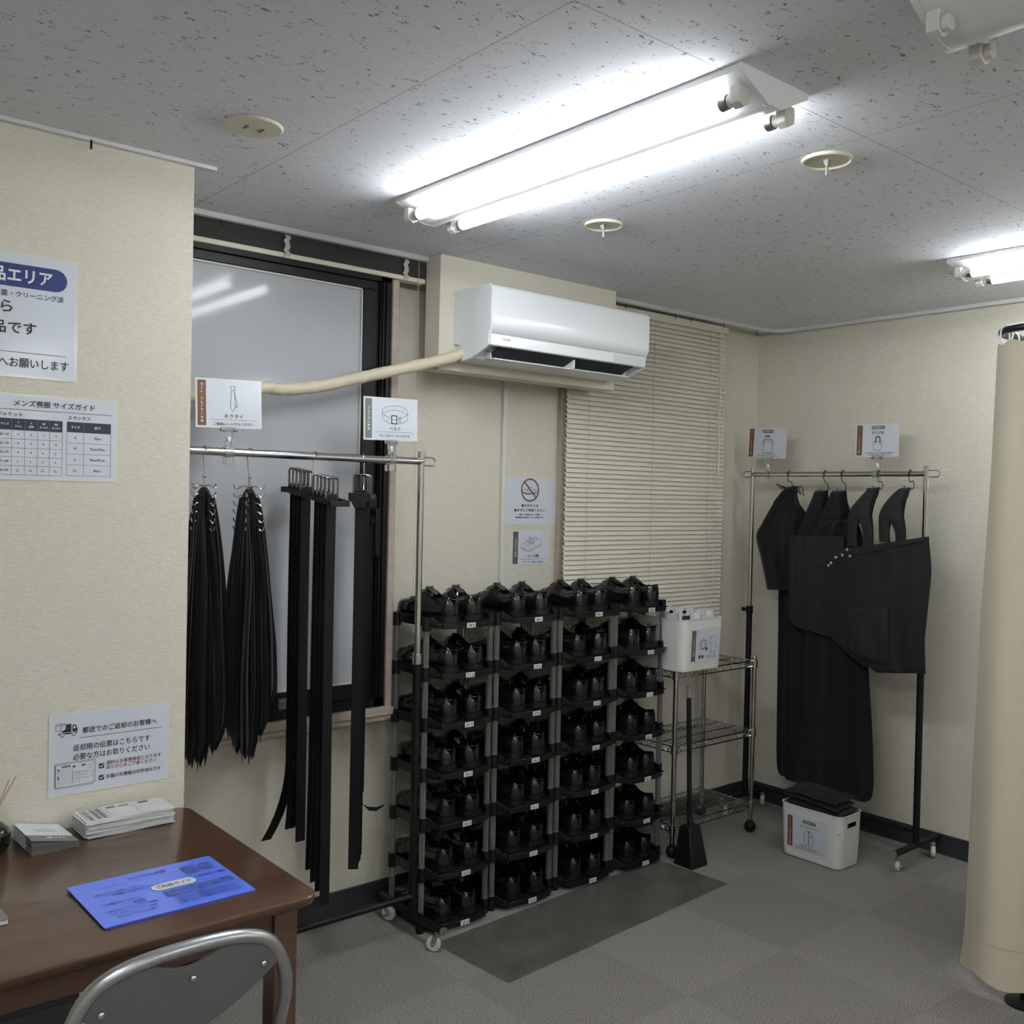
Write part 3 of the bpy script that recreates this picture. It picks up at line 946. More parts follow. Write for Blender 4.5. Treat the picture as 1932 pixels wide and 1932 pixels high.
def tie_bunch(cx, n, label, longest_label, group, rise):
    order = []
    for i in range(n):
        t_ = -1 + 2 * (i + .5) / n
        for lane in (0,):
            order.append(t_)
    for i, t_ in enumerate(order):
        b = MB()
        yo = R.uniform(-.022, .012) * (1 - .3 * abs(t_)) - .006 * math.cos(t_ * PI / 2)
        for q in (0, 1):
            tt = t_ + (.5 - q) * .9 / n * 1.0
            zt = 1.528 - .018 * tt * tt - .10 * (1 - abs(tt)) * R.random()
            zb = .715 + R.uniform(-.03, .03) + .10 * abs(tt) ** 2.2 + rise * max(0, tt) ** 2 + (.03 if q else 0)
            path = []
            for k in range(25):
                u = k / 24
                z = zt + (zb - zt) * u
                hw = .016 + .062 * min(1, max(0, (1.53 - z) / .58)) ** .55 - (.012 if z < .9 else 0) * (.9 - z) / .2
                x = cx + tt * hw + .0018 * math.sin(u * 9 + i)
                path.append((x, 2.80 + yo * min(1, u * 4) + (.012 if q else -.012) * min(1, u * 3) + .003 * math.sin(u * 6 + i * 1.7), z))
            tie_tail(b, path, .020, .062 if q == 0 else .042, .0085, PI / 2 + R.uniform(-.55, .55), .925)
        x0 = cx + t_ * .016
        b.tube([(x0 - .003, 2.80 - .012, 1.522 - .018 * t_ * t_), (x0, 2.80, 1.535 - .018 * t_ * t_), (x0 + .003, 2.80 + .012, 1.522 - .018 * t_ * t_)], .006, 6)
        o = b.build('necktie', M_TIE, angle=50)
        tag(o, label, 'necktie', group)
tie_bunch(1.163, 16, 'black necktie in the bunch hanging against the projecting wall edge', '', 'black neckties on the hanger beside the projecting wall', .04)
tie_bunch(1.305, 16, 'black necktie in the second bunch, between first bunch and belts', '', 'black neckties on the hanger beside the belts', .10)

# ------------------------------------------------------------------ belts and their hangers
def belt_hanger(label, loc, rot, L_, tilt, striped):
    t = thing('belt_hanger', label, 'belt hanger', loc, (0, 0, rot), 'belt hangers on the rack')
    z0 = -.125
    b = MB()
    for s in (-1, 1):
        n = 14
        for k in range(n):
            y0 = -L_ / 2 + L_ * k / n
            g = .0012 if striped else -.0005
            b.use(M_VINYL)
            zc = z0 - tilt * (-(y0 + L_ / n / 2))
            b.box(s * .027 - .006, s * .027 + .006, y0 + g, y0 + L_ / n - g, zc - .008, zc + .008)
    for e in (-1, 1):
        b.box(-.033, .033, e * L_ / 2 - .006, e * L_ / 2 + .006, z0 + tilt * e * L_ / 2 - .011, z0 + tilt * e * L_ / 2 + .007)
    b.build('bar', M_VINYL, t, bevel=.001)
    if not striped:
        e = -L_ / 2 - .008
        MB().prism([(-.036, z0 + .012), (.036, z0 + .012), (.036, z0 - .010), (.022, z0 - .018), (.017, z0 - .036), (-.017, z0 - .036), (-.026, z0 - .018), (-.036, z0 - .010)], e, e + .006, lambda p, q, d: (p, d, q)).build('end_plate', M_VINYL, t, bevel=.001)
    pts = [(0, .0155 * math.cos(math.radians(k)), .0155 * math.sin(math.radians(k))) for k in range(190, -31, -20)]
    pts += [(0, .010, -.022), (0, .014, -.06), (0, .006, -.095), (0, 0, z0)]
    MB().tube(pts, .002, 8).build('hook', M_CHROME, t)
    MB().box(-.027, .027, -.005, .005, z0 - .005, z0 + .004).build('bridge', M_CHROME, t)
    return t
belt_hanger('ribbed belt hanger carrying two rows of belts next to the neckties', (1.525, 2.80, 1.645), 0, .32, .13, True)
belt_hanger('belt hanger with a dark angled end plate under the belt card', (1.705, 2.80, 1.645), math.radians(-37), .20, .02, False)

def belt(label, group, x, y, z, ang, length, curl=0.0, sway=0.0, first=[None]):
    """buckle stands above z, strap hangs below; width along local X"""
    t = thing('belt', label, 'belt', (x, y, z), (0, 0, ang), group)
    b = MB()
    w, h = .0215, .066
    for r_ in ((.0, .0),):
        pts = []
        for cx, cz, a0 in ((w - .006, h - .006, 0), (-w + .006, h - .006, 90), (-w + .006, .008, 180), (w - .006, .008, 270)):
            for k in range(4):
                a = math.radians(a0 + 30 * k)
                pts.append((cx + .006 * math.cos(a), 0, cz + .006 * math.sin(a)))
        b.tube(pts, .0034, 8, closed=True)
    b.cyl((-w, 0, .016), (w, 0, .016), .0026, n=8)
    b.build('buckle', M_BUCKLE, t)
    MB().tube([(0, -.003, .016), (0, -.006, .035), (0, -.004, h + .001)], .002, 6).build('prong', M_BUCKLE, t)
    b = MB()
    hw = .0165
    n = 60 if curl > 0 else 26
    rings = []
    for k in range(n + 1):
        u = k / n
        zz = .018 - (length + .018) * u
        yy = .003 * math.sin(u * 5) + sway * u * u
        xx = 0
        nx, nz = 1, 0
        if curl < 0 and u > .76:
            q = (u - .76) / .24
            xx = curl * q * q
            zz = .018 - (length + .018) * (.76 + .24 * q * (1 - .10 * q))
        if curl > 0 and u > .93:
            q = (u - .93) / .07 * 2.3
            xx = curl * (1 - math.cos(q))
            zz = .018 - (length + .018) * .93 - curl * math.sin(q)
            nx, nz = .42 * math.cos(q), -.42 * math.sin(q)
        rings.append([(xx - hw * nx, yy - .0018, zz + hw * nz * -1), (xx + hw * nx, yy - .0018, zz + hw * nz), (xx + hw * nx, yy + .0018, zz + hw * nz), (xx - hw * nx, yy + .0018, zz - hw * nz)])
    b.loft(rings)
    b.build('strap', M_STRAP, t, bevel=.0006)
    MB().box(-.019, .019, -.005, .005, -.004, .012).build('keeper', M_STRAP, t, bevel=.001)
    return t
ordn = ('front', 'second', 'third', 'fourth', 'fifth')
for k in range(4):
    y = 2.690 + .0255 * k
    belt(f'{ordn[k]} black belt of the longer row on the ribbed hanger', 'black belts on the ribbed hanger', 1.525, y, 1.645 - .125 + .13 * (y - 2.80) + .004, 0, 1.255 - .02 * k + R.uniform(-.01, .01), 0, .006 * k)
for k in range(4):
    y = 2.853 + .0255 * k
    belt(f'{ordn[k]} black belt of the shorter row on the ribbed hanger' + (', its end curling' if k == 3 else ''), 'black belts on the ribbed hanger', 1.525, y, 1.645 - .125 + .13 * (y - 2.80) + .004, 0, (1.13, 1.12, 1.135, 1.17)[k], -.082 if k == 3 else (-.022 if k == 1 else (-.012 if k == 2 else 0)))
for k in range(5):
    d = -.085 + .035 * k
    a = math.radians(-37)
    belt(f'{ordn[k]} black belt on the angled hanger under the belt card' + (', its end curling up' if k == 4 else ''), 'black belts on the angled hanger', 1.705 - math.sin(a) * d, 2.80 + math.cos(a) * d, 1.524, a + math.radians(4), 1.21 + R.uniform(-.012, .012) - (.13 if k == 4 else 0), .050 if k == 4 else 0)

# ------------------------------------------------------------------ shoe towers
PITCH, Z0T = .1755, .030
TX = (1.970, 2.287, 2.604, 2.912)
TWI, YF, YBK = .285, 2.800, 2.985        # post spacing across, front and back post lines
def tower_tray(parent, z, size):
    b = MB()
    b.box(.012, TWI - .012, -.045, .20, -.004, 0)
    n = 9
    for k in range(n):                                  # drain ribs
        y = -.03 + k * .026
        b.box(.02, TWI - .02, y, y + .006, 0, .003)
    for s in (0, TWI):                                  # side walls run from post to post
        b.box(s - .003, s + .003, .0, YBK - YF, -.012, .022)
    b.box(0, TWI, YBK - YF + .004, YBK - YF + .008, -.010, .016)
    # front lip: high at the posts, dropping to a low bowed edge
    for s, sg in ((0, 1), (TWI, -1)):
        prof = [(0, 0, .022), (sg * .018, -.012, .022), (sg * .034, -.040, .002), (sg * .040, -.052, .001)]
        rings = []
        for px, py, pz in prof:
            rings.append([(s + px, py - .0025, pz), (s + px, py + .003, pz), (s + px, py + .003, -.016), (s + px, py - .0025, -.016)])
        b.loft(rings)
    rings = []
    for k in range(9):
        u = k / 8
        x = .036 + (TWI - .072) * u
        y = -.050 - .012 * math.sin(PI * u)
        rings.append([(x, y - .003, .003), (x, y + .003, .003), (x, y + .003, -.018), (x, y - .003, -.018)])
    b.loft(rings)
    tr = b.build('tray', M_TRAY, parent, (0, 0, z), bevel=.0012)
    for x in (0, TWI):
        for y in (0, YBK - YF):
            if 'socket' not in KIDS:
                KIDS['socket'] = MB().cyl((0, 0, -.026), (0, 0, .022), .0155, n=14).build('socket', M_TRAY, tr, (x, y, 0)).data
            else:
                so = bpy.data.objects.new('socket', KIDS['socket'])
                C.objects.link(so)
                so.parent = tr
                so.location = (x, y, 0)
    b = MB().use(M_STICK)
    b.box(-.019, .019, -.0012, 0, -.0085, .0085)
    s = Sheet(.038, .017)
    s.text('n', M_INK, size, .019, .0085, .0095, .028, bold=.03)
    b.use(M_INK)
    for bb in s.ink.values():
        b.add([(p.x, -.0016 - p.z * .2, p.y) for p in bb.v], bb.f)
    b.build('size_label', None, tr, (TWI / 2 + .004, -.0655, -.0075))
    return tr
SIZES = ('25.0', '25.5', '26.0', '26.5', '27.0', '27.5', '28.0')
COLN = ('first', 'second', 'third', 'fourth')
post_mesh = None
for c in range(4):
    t = thing('shoe_tower', f'{COLN[c]} black shoe tray tower counting from the belts', 'shoe rack', (TX[c], YF, 0), group='tray towers in the shoe row')
    for k in range(7):
        tower_tray(t, Z0T + PITCH * k, SIZES[k])
        if k < 6:
            for x in (0, TWI):
                for y in (0, YBK - YF):
                    if post_mesh is None:
                        b = MB().cyl((0, 0, .022), (0, 0, PITCH - .026), .0095, n=12)
                        b.cyl((0, 0, .0225), (0, 0, .027), .0125, n=12)
                        for q in range(4):
                            a = q * PI / 2 + .4
                            b.box(.009 * math.cos(a) - .002, .009 * math.cos(a) + .002, .009 * math.sin(a) - .002, .009 * math.sin(a) + .002, .027, PITCH - .028)
                        po = b.build('post', M_POST, t, (x, y, Z0T + PITCH * k))
                        post_mesh = po.data
                    else:
                        po = bpy.data.objects.new('post', post_mesh)
                        C.objects.link(po)
                        po.parent = t
                        po.location = (x, y, Z0T + PITCH * k)
    for x in (0, TWI):
        for y in (0, YBK - YF):
            MB().cyl((x, y, 0), (x, y, Z0T - .024), .014, n=14).build('foot', M_TRAY, t)

# ------------------------------------------------------------------ shoes (toe towards +Y, heel at the origin)
def lerp_tab(tab, s):
    for (s0, *a), (s1, *b_) in zip(tab, tab[1:]):
        if s <= s1:
            u = (s - s0) / (s1 - s0)
            u = u * u * (3 - 2 * u) * .4 + u * .6
            return [p + (q - p) * u for p, q in zip(a, b_)]
    return list(tab[-1][1:])
#        s      centre  halfw  floor  height  rimhalf  depth(open)
TAB = [(0.000, .000, .012, .026, .060, .009, .000),
       (0.003, .000, .024, .024, .078, .017, .004),
       (0.012, .000, .0345, .022, .088, .023, .040),
       (0.032, .000, .0395, .021, .084, .026, .052),
       (0.065, .000, .0400, .020, .077, .027, .052),
       (0.095, .001, .0405, .019, .083, .025, .052),
       (0.118, .002, .0420, .018, .099, .020, .045),
       (0.128, .002, .0430, .017, .107, .018, .012),
       (0.136, .003, .0440, .017, .108, .018, .000),
       (0.160, .004, .0475, .016, .095, .021, .000),
       (0.195, .005, .0510, .015, .075, .028, .000),
       (0.230, .005, .0505, .015, .065, .032, .000),
       (0.258, .004, .0430, .015, .060, .030, .000),
       (0.276, .003, .0290, .017, .050, .021, .000),
       (0.284, .003, .0110, .022, .036, .008, .000)]
def shoe(side):
    """side +1: bulge towards +X"""
    t = thing('leather_shoe', 'shoe', 'shoe')
    b = MB().use(M_LEATHER)
    rings = []
    rim_l, rim_r = [], []
    N = 40
    for i in range(N + 1):
        s = .284 * (i / N) ** 1.0
        cx, w, fl, h, rw, d = lerp_tab(TAB, s)
        cx *= side
        P = []
        left = [(-w * .88, fl), (-w, fl + (h - fl) * .28), (-w * .97, fl + (h - fl) * .52), (-w * .80 - rw * .15, fl + (h - fl) * .80), (-rw, h)]
        if d > .001:
            inn = [(-rw + .0035, h - .001), (-rw + .001, h - d * .5), (-rw * .95, h - d), (0, h - d)]
        else:
            inn = [(-rw * .8, h + .0015), (-rw * .55, h + .0025), (-rw * .28, h + .003), (0, h + .0032)]
        half = left + inn
        full = half + [(-x, z) for x, z in half[-2::-1]]
        rings.append([Vector((cx + x, s, z)) for x, z in full])
        if .006 < s < .127:
            rim_l.append((cx - rw - .0002, s, h + .0002))
            rim_r.append((cx + rw + .0002, s, h + .0002))
    b.loft(rings)
    up = b.build('upper', M_LEATHER, t, angle=60)
    for f in up.data.polygons:
        pass
    b = MB().tube(catmull(list(reversed(rim_l)) + [(0, .001, .0795)] + rim_r, 2), .0019, 6)
    b.build('collar', M_LEATHER, t)
    # counter band across the heel, seam, quarters
    b = MB()
    rings = []
    for i in range(2, 15):
        s = .284 * i / N
        cx, w, fl, h, rw, d = lerp_tab(TAB, s)
        for_ = []
        rings.append((s, w * .80 + rw * .15 + .0009, fl + (h - fl) * .80, rw + .0012, h - .002))
    loop = [(-a, s, z) for s, a, z, c2, h2 in reversed(rings)] + [(0, .0015, .0685)] + [(a, s, z) for s, a, z, c2, h2 in rings]
    b.tube(catmull(loop, 2), .0012, 5)
    b.tube([(0, -.0008, .030), (0, -.0012, .052), (0, .0005, .074)], .0016, 5)
    for s0 in (.198, .150):
        cx, w, fl, h, rw, d = lerp_tab(TAB, s0)
        arc = []
        for x, z in ((-w, fl + (h - fl) * .3), (-w * .97 - .0006, fl + (h - fl) * .52), (-w * .80 - rw * .15, fl + (h - fl) * .80 + .0005), (-rw, h + .0012), (-rw * .5, h + .0032), (0, h + .0038)):
            arc.append((cx * side + x, s0, z))
        arc += [(2 * cx * side - p[0], p[1], p[2]) for p in arc[-2::-1]]
        b.tube(arc, .0011, 5)
    b.build('seam', M_LEATHER, t)
    # sole with heel block
    b = MB()
    out = []
    for i in range(25):
        s = -.003 + .291 * i / 24
        cx, w, *_ = lerp_tab(TAB, min(max(s, 0), .284))
        out.append((cx * side, w * .97 + .0045, s))
    out[0] = (out[0][0], .012, out[0][2])
    out[-1] = (out[-1][0], .012, out[-1][2])
    def zs(s):
        return (.0 + .004 * max(0, (s - .22) / .07) ** 2, .024 - .008 * min(1, max(0, s / .15)) + .004 * max(0, (s - .22) / .07) ** 2)
    rings = []
    for cx, w, s in out:
        z0, z1 = zs(s)
        if s > .085:
            z0 += .004 if s < .13 else 0
        else:
            z0 = .018
        rings.append([(cx - w * .97, s, z0), (cx - w, s, z1), (cx + w, s, z1), (cx + w * .97, s, z0)])
    b.loft(rings)
    hb = [(w, cx, s) for cx, w, s in out if s <= .078]
    b.loft([[(cx - w * .96, s, 0), (cx - w * .99, s, .019), (cx + w * .99, s, .019), (cx + w * .96, s, 0)] for w, cx, s in hb])
    b.build('sole', M_SOLE, t, angle=50)
    b = MB()
    for k in range(4):
        s0 = .134 + k * .010
        cx, w, fl, h, rw, d = lerp_tab(TAB, s0)
        cx *= side
        b.tube([(cx - rw - .001, s0 - .002, h - .001), (cx, s0 + .002, h + .0055), (cx + rw + .001, s0 - .002, h - .001)], .0016, 5)
    cx, w, fl, h, rw, d = lerp_tab(TAB, .138)
    for q in (-1, 1):
        b.tube([(cx * side, .135, h + .005), (cx * side + q * .012, .128, h + .011), (cx * side + q * .020, .134, h + .005), (cx * side + q * .004, .138, h + .005)], .0013, 5)
        b.tube([(cx * side, .135, h + .005), (cx * side + q * .016, .150, h - .004), (cx * side + q * .022, .168, h - .014)], .0013, 5)
    b.build('lace', M_SOLE, t)
    MB().prism([(-.013, .100), (.013, .100), (.015, .128), (.010, .140), (-.010, .140), (-.015, .128)], 0, .003, lambda a, b_, d: (a + .002 * side, b_ - .004, .089 + (b_ - .1) * .55 + d)).build('tongue', M_LEATHER, t, bevel=.001)
    MB().prism([(-.017, .02), (.017, .02), (.018, .06), (.017, .11), (-.017, .11), (-.018, .06)], 0, .002, lambda a, b_, d: (a, b_, .031 + d)).build('insole', M_LINING, t)
    return t
protos = {1: shoe(1), -1: shoe(-1)}
ROWN = ('bottom', 'second-lowest', 'third-lowest', 'middle', 'third-highest', 'second-highest', 'top')
first_used = {1: False, -1: False}
for c in range(4):
    for k in range(7):
        for sd in (-1, 1):
            o = protos[sd] if not first_used[sd] else dup(protos[sd])
            first_used[sd] = True
            ang = R.uniform(.02, .10) * (1 if sd < 0 else -1) + R.uniform(-.03, .03) + .06
            sc = .95 + .01 * k
            o.location = (TX[c] + TWI / 2 + sd * .051 + R.uniform(-.006, .006) - .004, YF - .046 + R.uniform(-.006, .008), Z0T + PITCH * k + .0032)
            o.rotation_euler = (0, 0, ang)
            o.scale = (sc, sc, sc)
            o['label'] = f"black leather shoe on the {ROWN[k]} tray of the {COLN[c]} tower, {'nearer the belts' if sd < 0 else 'nearer the blind corner'}"
            o['category'] = 'shoe'
            o['group'] = 'black leather shoes on the tray towers'

# ------------------------------------------------------------------ wire shelf by the corner
t = thing('wire_shelf', 'chrome three-tier wire shelf on casters between shoes and corner', 'shelf', (3.24, 2.75, 0))
SW, SD = .548, .29
for x in (0, SW):
    for y in (0, SD):
        b = MB()
        prof = [(.0001, .045)]
        z = .045
        while z < .805:
            prof += [(.0112, z), (.0112, z + .0225), (.0100, z + .0232), (.0100, z + .0247)]
            z += .0254
        prof += [(.0112, .812), (.009, .818), (.0001, .818)]
        b.lathe(prof, 14, (x, y, 0))
        b.build('post', M_CHROME, t)
        cs = MB().ball((x, y, .027), .027, 14).cyl((x, y, .04), (x, y, .058), .012, n=12)
        cs.build('caster', M_RUBBER, t)
def wire_tier(z):
    b = MB()
    w_ = .0032
    for dz in (0, -.026):
        b.tube([(0, 0, z + dz), (SW, 0, z + dz), (SW, SD, z + dz), (0, SD, z + dz)], w_, 7, closed=True)
    def zig(p, q, n):
        p, q = Vector(p), Vector(q)
        pts = []
        for k in range(n + 1):
            v = p + (q - p) * (k / n)
            pts.append((v.x, v.y, z - (.026 if k % 2 else 0)))
        b.tube(pts, .0022, 5)
    zig((.02, 0, 0), (SW - .02, 0, 0), 18)
    zig((.02, SD, 0), (SW - .02, SD, 0), 18)
    zig((0, .02, 0), (0, SD - .02, 0), 10)
    zig((SW, .02, 0), (SW, SD - .02, 0), 10)
    n = 21
    for k in range(1, n):
        x = SW * k / n
        b.cyl((x, 0, z + .004), (x, SD, z + .004), .0016, n=5)
    for y in (SD / 3, 2 * SD / 3):
        b.cyl((0, y, z), (SW, y, z), .003, n=6)
    for x in (0, SW):
        for y in (0, SD):
            b.cyl((x, y, z - .032), (x, y, z + .006), .0155, n=14)
    b.build('tier', M_CHROME, t)
for z in (.796, .475, .135):
    wire_tier(z)

# ------------------------------------------------------------------ storage bins
def bin_(label, loc, rotz, W, D, Ht, flare, hole_side):
    """W along local X, D along local Y; open top, rounded corners; hand holes in the two hole_side walls"""
    t = thing('storage_bin', label, 'bin', loc, (0, 0, rotz), 'white storage bins')
    def ring(w, d, r, z):
        pts = []
        for cx, cy, a0 in ((w / 2 - r, d / 2 - r, 0), (-w / 2 + r, d / 2 - r, 90), (-w / 2 + r, -d / 2 + r, 180), (w / 2 - r, -d / 2 + r, 270)):
            for k in range(7):
                a = math.radians(a0 + 15 * k)
                pts.append((cx + r * math.cos(a), cy + r * math.sin(a), z))
        return pts
    f = lambda z: flare * z / Ht
    b = MB()
    b.loft([ring(W - .02, D - .02, .025, 0), ring(W - .006, D - .006, .032, .004), ring(W, D, .035, .014), ring(W + f(Ht * .5), D + f(Ht * .5), .035, Ht * .5), ring(W + flare, D + flare, .036, Ht - .003), ring(W + flare + .005, D + flare + .005, .038, Ht - .002), ring(W + flare + .005, D + flare + .005, .038, Ht), ring(W + flare - .006, D + flare - .006, .033, Ht), ring(W - .008, D - .008, .03, .012), ring(W - .03, D - .03, .02, .006)])
    o = b.build('tub', M_BIN, t, angle=40)
    # hand holes cut through the wall
    cut = MB()
    n = 20
    for e in (-1, 1):
        loopa = []
        for k in range(n):
            a = 2 * PI * k / n
            loopa.append((max(-.034, min(.034, .046 * math.cos(a))), Ht - .045 + max(-.0105, min(.0105, .014 * math.sin(a)))))
        if hole_side == 'x':
            cut.prism(loopa, e * (W / 2 - .03), e * (W / 2 + .05), lambda a, b_, d: (d, a, b_))
        else:
            cut.prism(loopa, e * (D / 2 - .03), e * (D / 2 + .05), lambda a, b_, d: (a, d, b_))
    co = cut.build('cutter', None, t)
    bpy.context.view_layer.update()
    bo = o.modifiers.new('holes', 'BOOLEAN')
    bo.object = co
    bo.operation = 'DIFFERENCE'
    bo.solver = 'EXACT'
    dg = bpy.context.evaluated_depsgraph_get()
    me = bpy.data.meshes.new_from_object(o.evaluated_get(dg))
    o.modifiers.clear()
    o.data = me
    bpy.data.objects.remove(co)
    wn = o.modifiers.new('normals', 'WEIGHTED_NORMAL')
    wn.keep_sharp = True
    return t
bx, by = 3.33, 2.845
t = bin_('white bin packed with clear sleeves on the wire shelf', (bx, by, .8035), 0, .265, .325, .226, .016, 'x')
def face_label(parent, w, h, loc, rot, fn):
    root = bpy.data.objects.new('label_sheet', None)
    b = MB().box(-w / 2, w / 2, -h / 2, h / 2, -.0006, 0)
    o = b.build('label_sheet', M_MARGIN, parent, loc, rot)
    bpy.data.objects.remove(root)
    s = Sheet(w, h)
    s.rect('printed_face', M_PAPER, .003, .003, w - .003, h - .003, -1)
    fn(s)
    s.build_on(o)
def lab1(s):
    s.rect('side_band', M_DGREY, .007, .008, .033, s.h - .007)
    s.text('band_lettering', M_WINK, 'フルプラン専用', .020, .036, .0085, .082, vertical=True, bold=.03)
    s.ring('drawing', M_DGREY, .082, .068, .018, .019, .0022)
    s.ring('drawing', M_DGREY, .082, .078, .014, .016, .0014)
    s.line('drawing', M_DGREY, [(.057, .056), (.107, .056), (.107, .090), (.057, .090)], .0016, closed=True)
    s.poly('drawing', M_INK, [(.096, .082), (.113, .088), (.104, .102)], 2)
    s.line('drawing', M_DGREY, [(.126, .040), (.164, .040), (.164, .106), (.126, .106)], .0016, closed=True)
    s.curve('drawing', M_DGREY, [(.136, .041), (.131, .056), (.135, .088), (.137, .106)], .0014)
    s.text('lettering', M_INK, '数珠・ふくさ', .108, .123, .0165, .112, bold=.03)
face_label(t, .188, .146, (.006, -.1684, .112), (PI / 2 + .033, 0, 0), lab1)
for k in range(15):
    col = k % 3
    row = k // 3
    a = R.uniform(-.12, .12)
    x = -.082 + .082 * col + R.uniform(-.008, .008)
    y = -.115 + .058 * row + R.uniform(-.01, .01)
    hh = .055 + R.uniform(-.008, .012)
    o = thing('sleeve_packet', 'clear sleeve packet standing in the bin on the wire shelf', 'packet', (bx + x, by + y, .995), (R.uniform(-.1, .1), 0, a), 'clear sleeve packets in the bin')
    w_ = MB()
    nu = 8
    w_.loft([[(-.034 + .068 * i / nu, -.004 - .003 * math.sin(i * 1.1 + k), z) for i in range(nu + 1)] + [(-.034 + .068 * i / nu, .004 + .003 * math.sin(i * 1.7 + k), z) for i in range(nu, -1, -1)] for z in (-.14, -.02, hh - .01, hh + .004 * math.sin(k))])
    w_.build('sleeve', M_BAGGIE, o, angle=60)
    MB().box(-.026, .026, -.0015, .0015, -.13, hh - .018).build('cloth', M_SLIP if k % 4 else M_CLOTH, o, (0, -.0085, 0))
    if col == 0:
        MB().lathe([(.0001, 0), (.008, .002), (.009, .008), (.005, .014), (.0001, .015)], 10).build('tassel', M_CLOTH, o, (-.02, -.012, hh - .006))

t = bin_('white bin of folded black suit covers on the carpet', (3.757, 2.362, 0), 0, .165, .285, .228, .014, 'y')
def lab2(s):
    s.rect('side_band', M_BROWN, .007, .007, .032, s.h - .007)
    s.text('band_lettering', M_WINK, 'ライト・フルプラン共通', .0195, .014, .008, s.h - .028, vertical=True, bold=.03)
    s.rrect('pill', M_DGREY, .082, .012, .146, .026, .007)
    s.text('band_lettering', M_WINK, '回収不要です', .114, .019, .0068, .048, bold=.01)
    s.text('lettering', M_INK, 'スーツカバー', .114, .039, .012, .088, bold=.025)
    s.curve('drawing', M_DGREY, [(.111, .049), (.116, .052), (.112, .057)], .0018)
    s.curve('drawing', M_DGREY, [(.092, .114), (.092, .069), (.097, .060), (.112, .057), (.128, .064), (.133, .074), (.133, .114)], .002)
    s.line('drawing', M_DGREY, [(.092, .114), (.133, .114)], .002)
    s.line('drawing', M_DGREY, [(.112, .058), (.112, .114)], .0036)
    s.line('drawing', M_DGREY, [(.119, .076), (.129, .076)], .0034)
    s.text('lettering', M_INK, '返却の際にお使いください', .116, .125, .0064, .096, bold=.03)
    s.text('lettering', M_INK, 'お使い頂いた後はお返し下さい', .116, .135, .0064, .134, bold=.03)
face_label(t, .200, .146, (-.0884, .012, .114), (PI / 2 + .030, 0, -PI / 2), lab2)
for k in range(7):
    w0, d0 = .158 - .002 * k, .276 - .002 * k
    z = .160 + .0190 * k
    b = MB()
    nu, nv = 16, 10
    def surf(u, v, top):
        x = (u - .5) * w0
        y = (v - .5) * d0
        e = 1 - max(abs(2 * u - 1), abs(2 * v - 1)) ** 6
        zz = (.0115 * e * (1 if top else -1)) + .004 * math.sin(u * 7 + k * .5) * math.cos(v * 9 + k * .4) + .010 * (u - .5) + (.006 * math.sin(v * 3 + k))
        return (x + .004 * math.sin(v * 13 + k), y + .004 * math.sin(u * 11 + k), zz)
    rings = []
    for i in range(nv + 1):
        v = i / nv
        rings.append([surf(j / nu, v, True) for j in range(nu + 1)] + [surf(j / nu, v, False) for j in range(nu, -1, -1)])
    b.loft(rings)
    o = b.build('suit_cover', M_NYLON, None, (3.757 + R.uniform(-.004, .004) + (.004 if k > 3 else 0), 2.362 + R.uniform(-.006, .006) + (.012 if k > 4 else 0), z), (0, math.radians(-1), R.uniform(-.04, .04)), angle=60)
    tag(o, 'folded black suit cover ' + ('on top of the pile in the floor bin' if k == 6 else 'in the pile inside the floor bin'), 'garment cover', None if k == 6 else 'folded suit covers in the floor bin')

# ------------------------------------------------------------------ long-handled dustpan
t = thing('dustpan', 'black long-handled dustpan standing in front of the wire shelf', 'dustpan', (3.243, 2.650, 0))
b = MB()
b.loft([[(-.050, -.05, 0), (.052, -.05, 0), (.052, .05, 0), (-.050, .05, 0)], [(-.050, -.05, .006), (.052, -.05, .006), (.052, .05, .006), (-.050, .05, .006)], [(-.035, -.020, .160), (.037, -.020, .160), (.037, .035, .160), (-.035, .035, .160)], [(-.028, -.012, .168), (.030, -.012, .168), (.030, .028, .168), (-.028, .028, .168)]])
b.build('pan', M_VINYL, t, bevel=.003)
b = MB().cyl((.0, -.004, .150), (-.002, .010, .20), .015, .012, n=14).cyl((-.002, .010, .20), (-.004, .026, .70), .0105, n=14)
b.build('handle', M_VINYL, t)
MB().cyl((-.004, .026, .70), (-.004, .028, .748), .0108, n=14).build('grip', M_POST, t)

# ------------------------------------------------------------------ clear floor mat
b = MB()
cs = [(1.985, 2.335), (3.200, 2.420), (3.172, 2.775), (1.960, 2.700)]
nu, nv = 30, 12
top, bot = [], []
for j in range(nv + 1):
    for i in range(nu + 1):
        u, v = i / nu, j / nv
        x = (cs[0][0] * (1 - u) + cs[1][0] * u) * (1 - v) + (cs[3][0] * (1 - u) + cs[2][0] * u) * v
        y = (cs[0][1] * (1 - u) + cs[1][1] * u) * (1 - v) + (cs[3][1] * (1 - u) + cs[2][1] * u) * v
        wv = .0022 * (math.sin(u * 17 + v * 3) * math.sin(v * 5 + u * 4) + 1) * .4
        top.append((x, y, .0016 + wv))
        bot.append((x, y, .0004 + wv))
fs = []
n1 = (nu + 1) * (nv + 1)
for j in range(nv):
    for i in range(nu):
        a = j * (nu + 1) + i
        fs.append((a, a + 1, a + nu + 2, a + nu + 1))
        fs.append((n1 + a, n1 + a + nu + 1, n1 + a + nu + 2, n1 + a + 1))
b.add(top + bot, fs)
tag(b.build('floor_mat', M_FILM, angle=80), 'clear grey vinyl mat on the carpet in front of the shoe towers', 'mat')

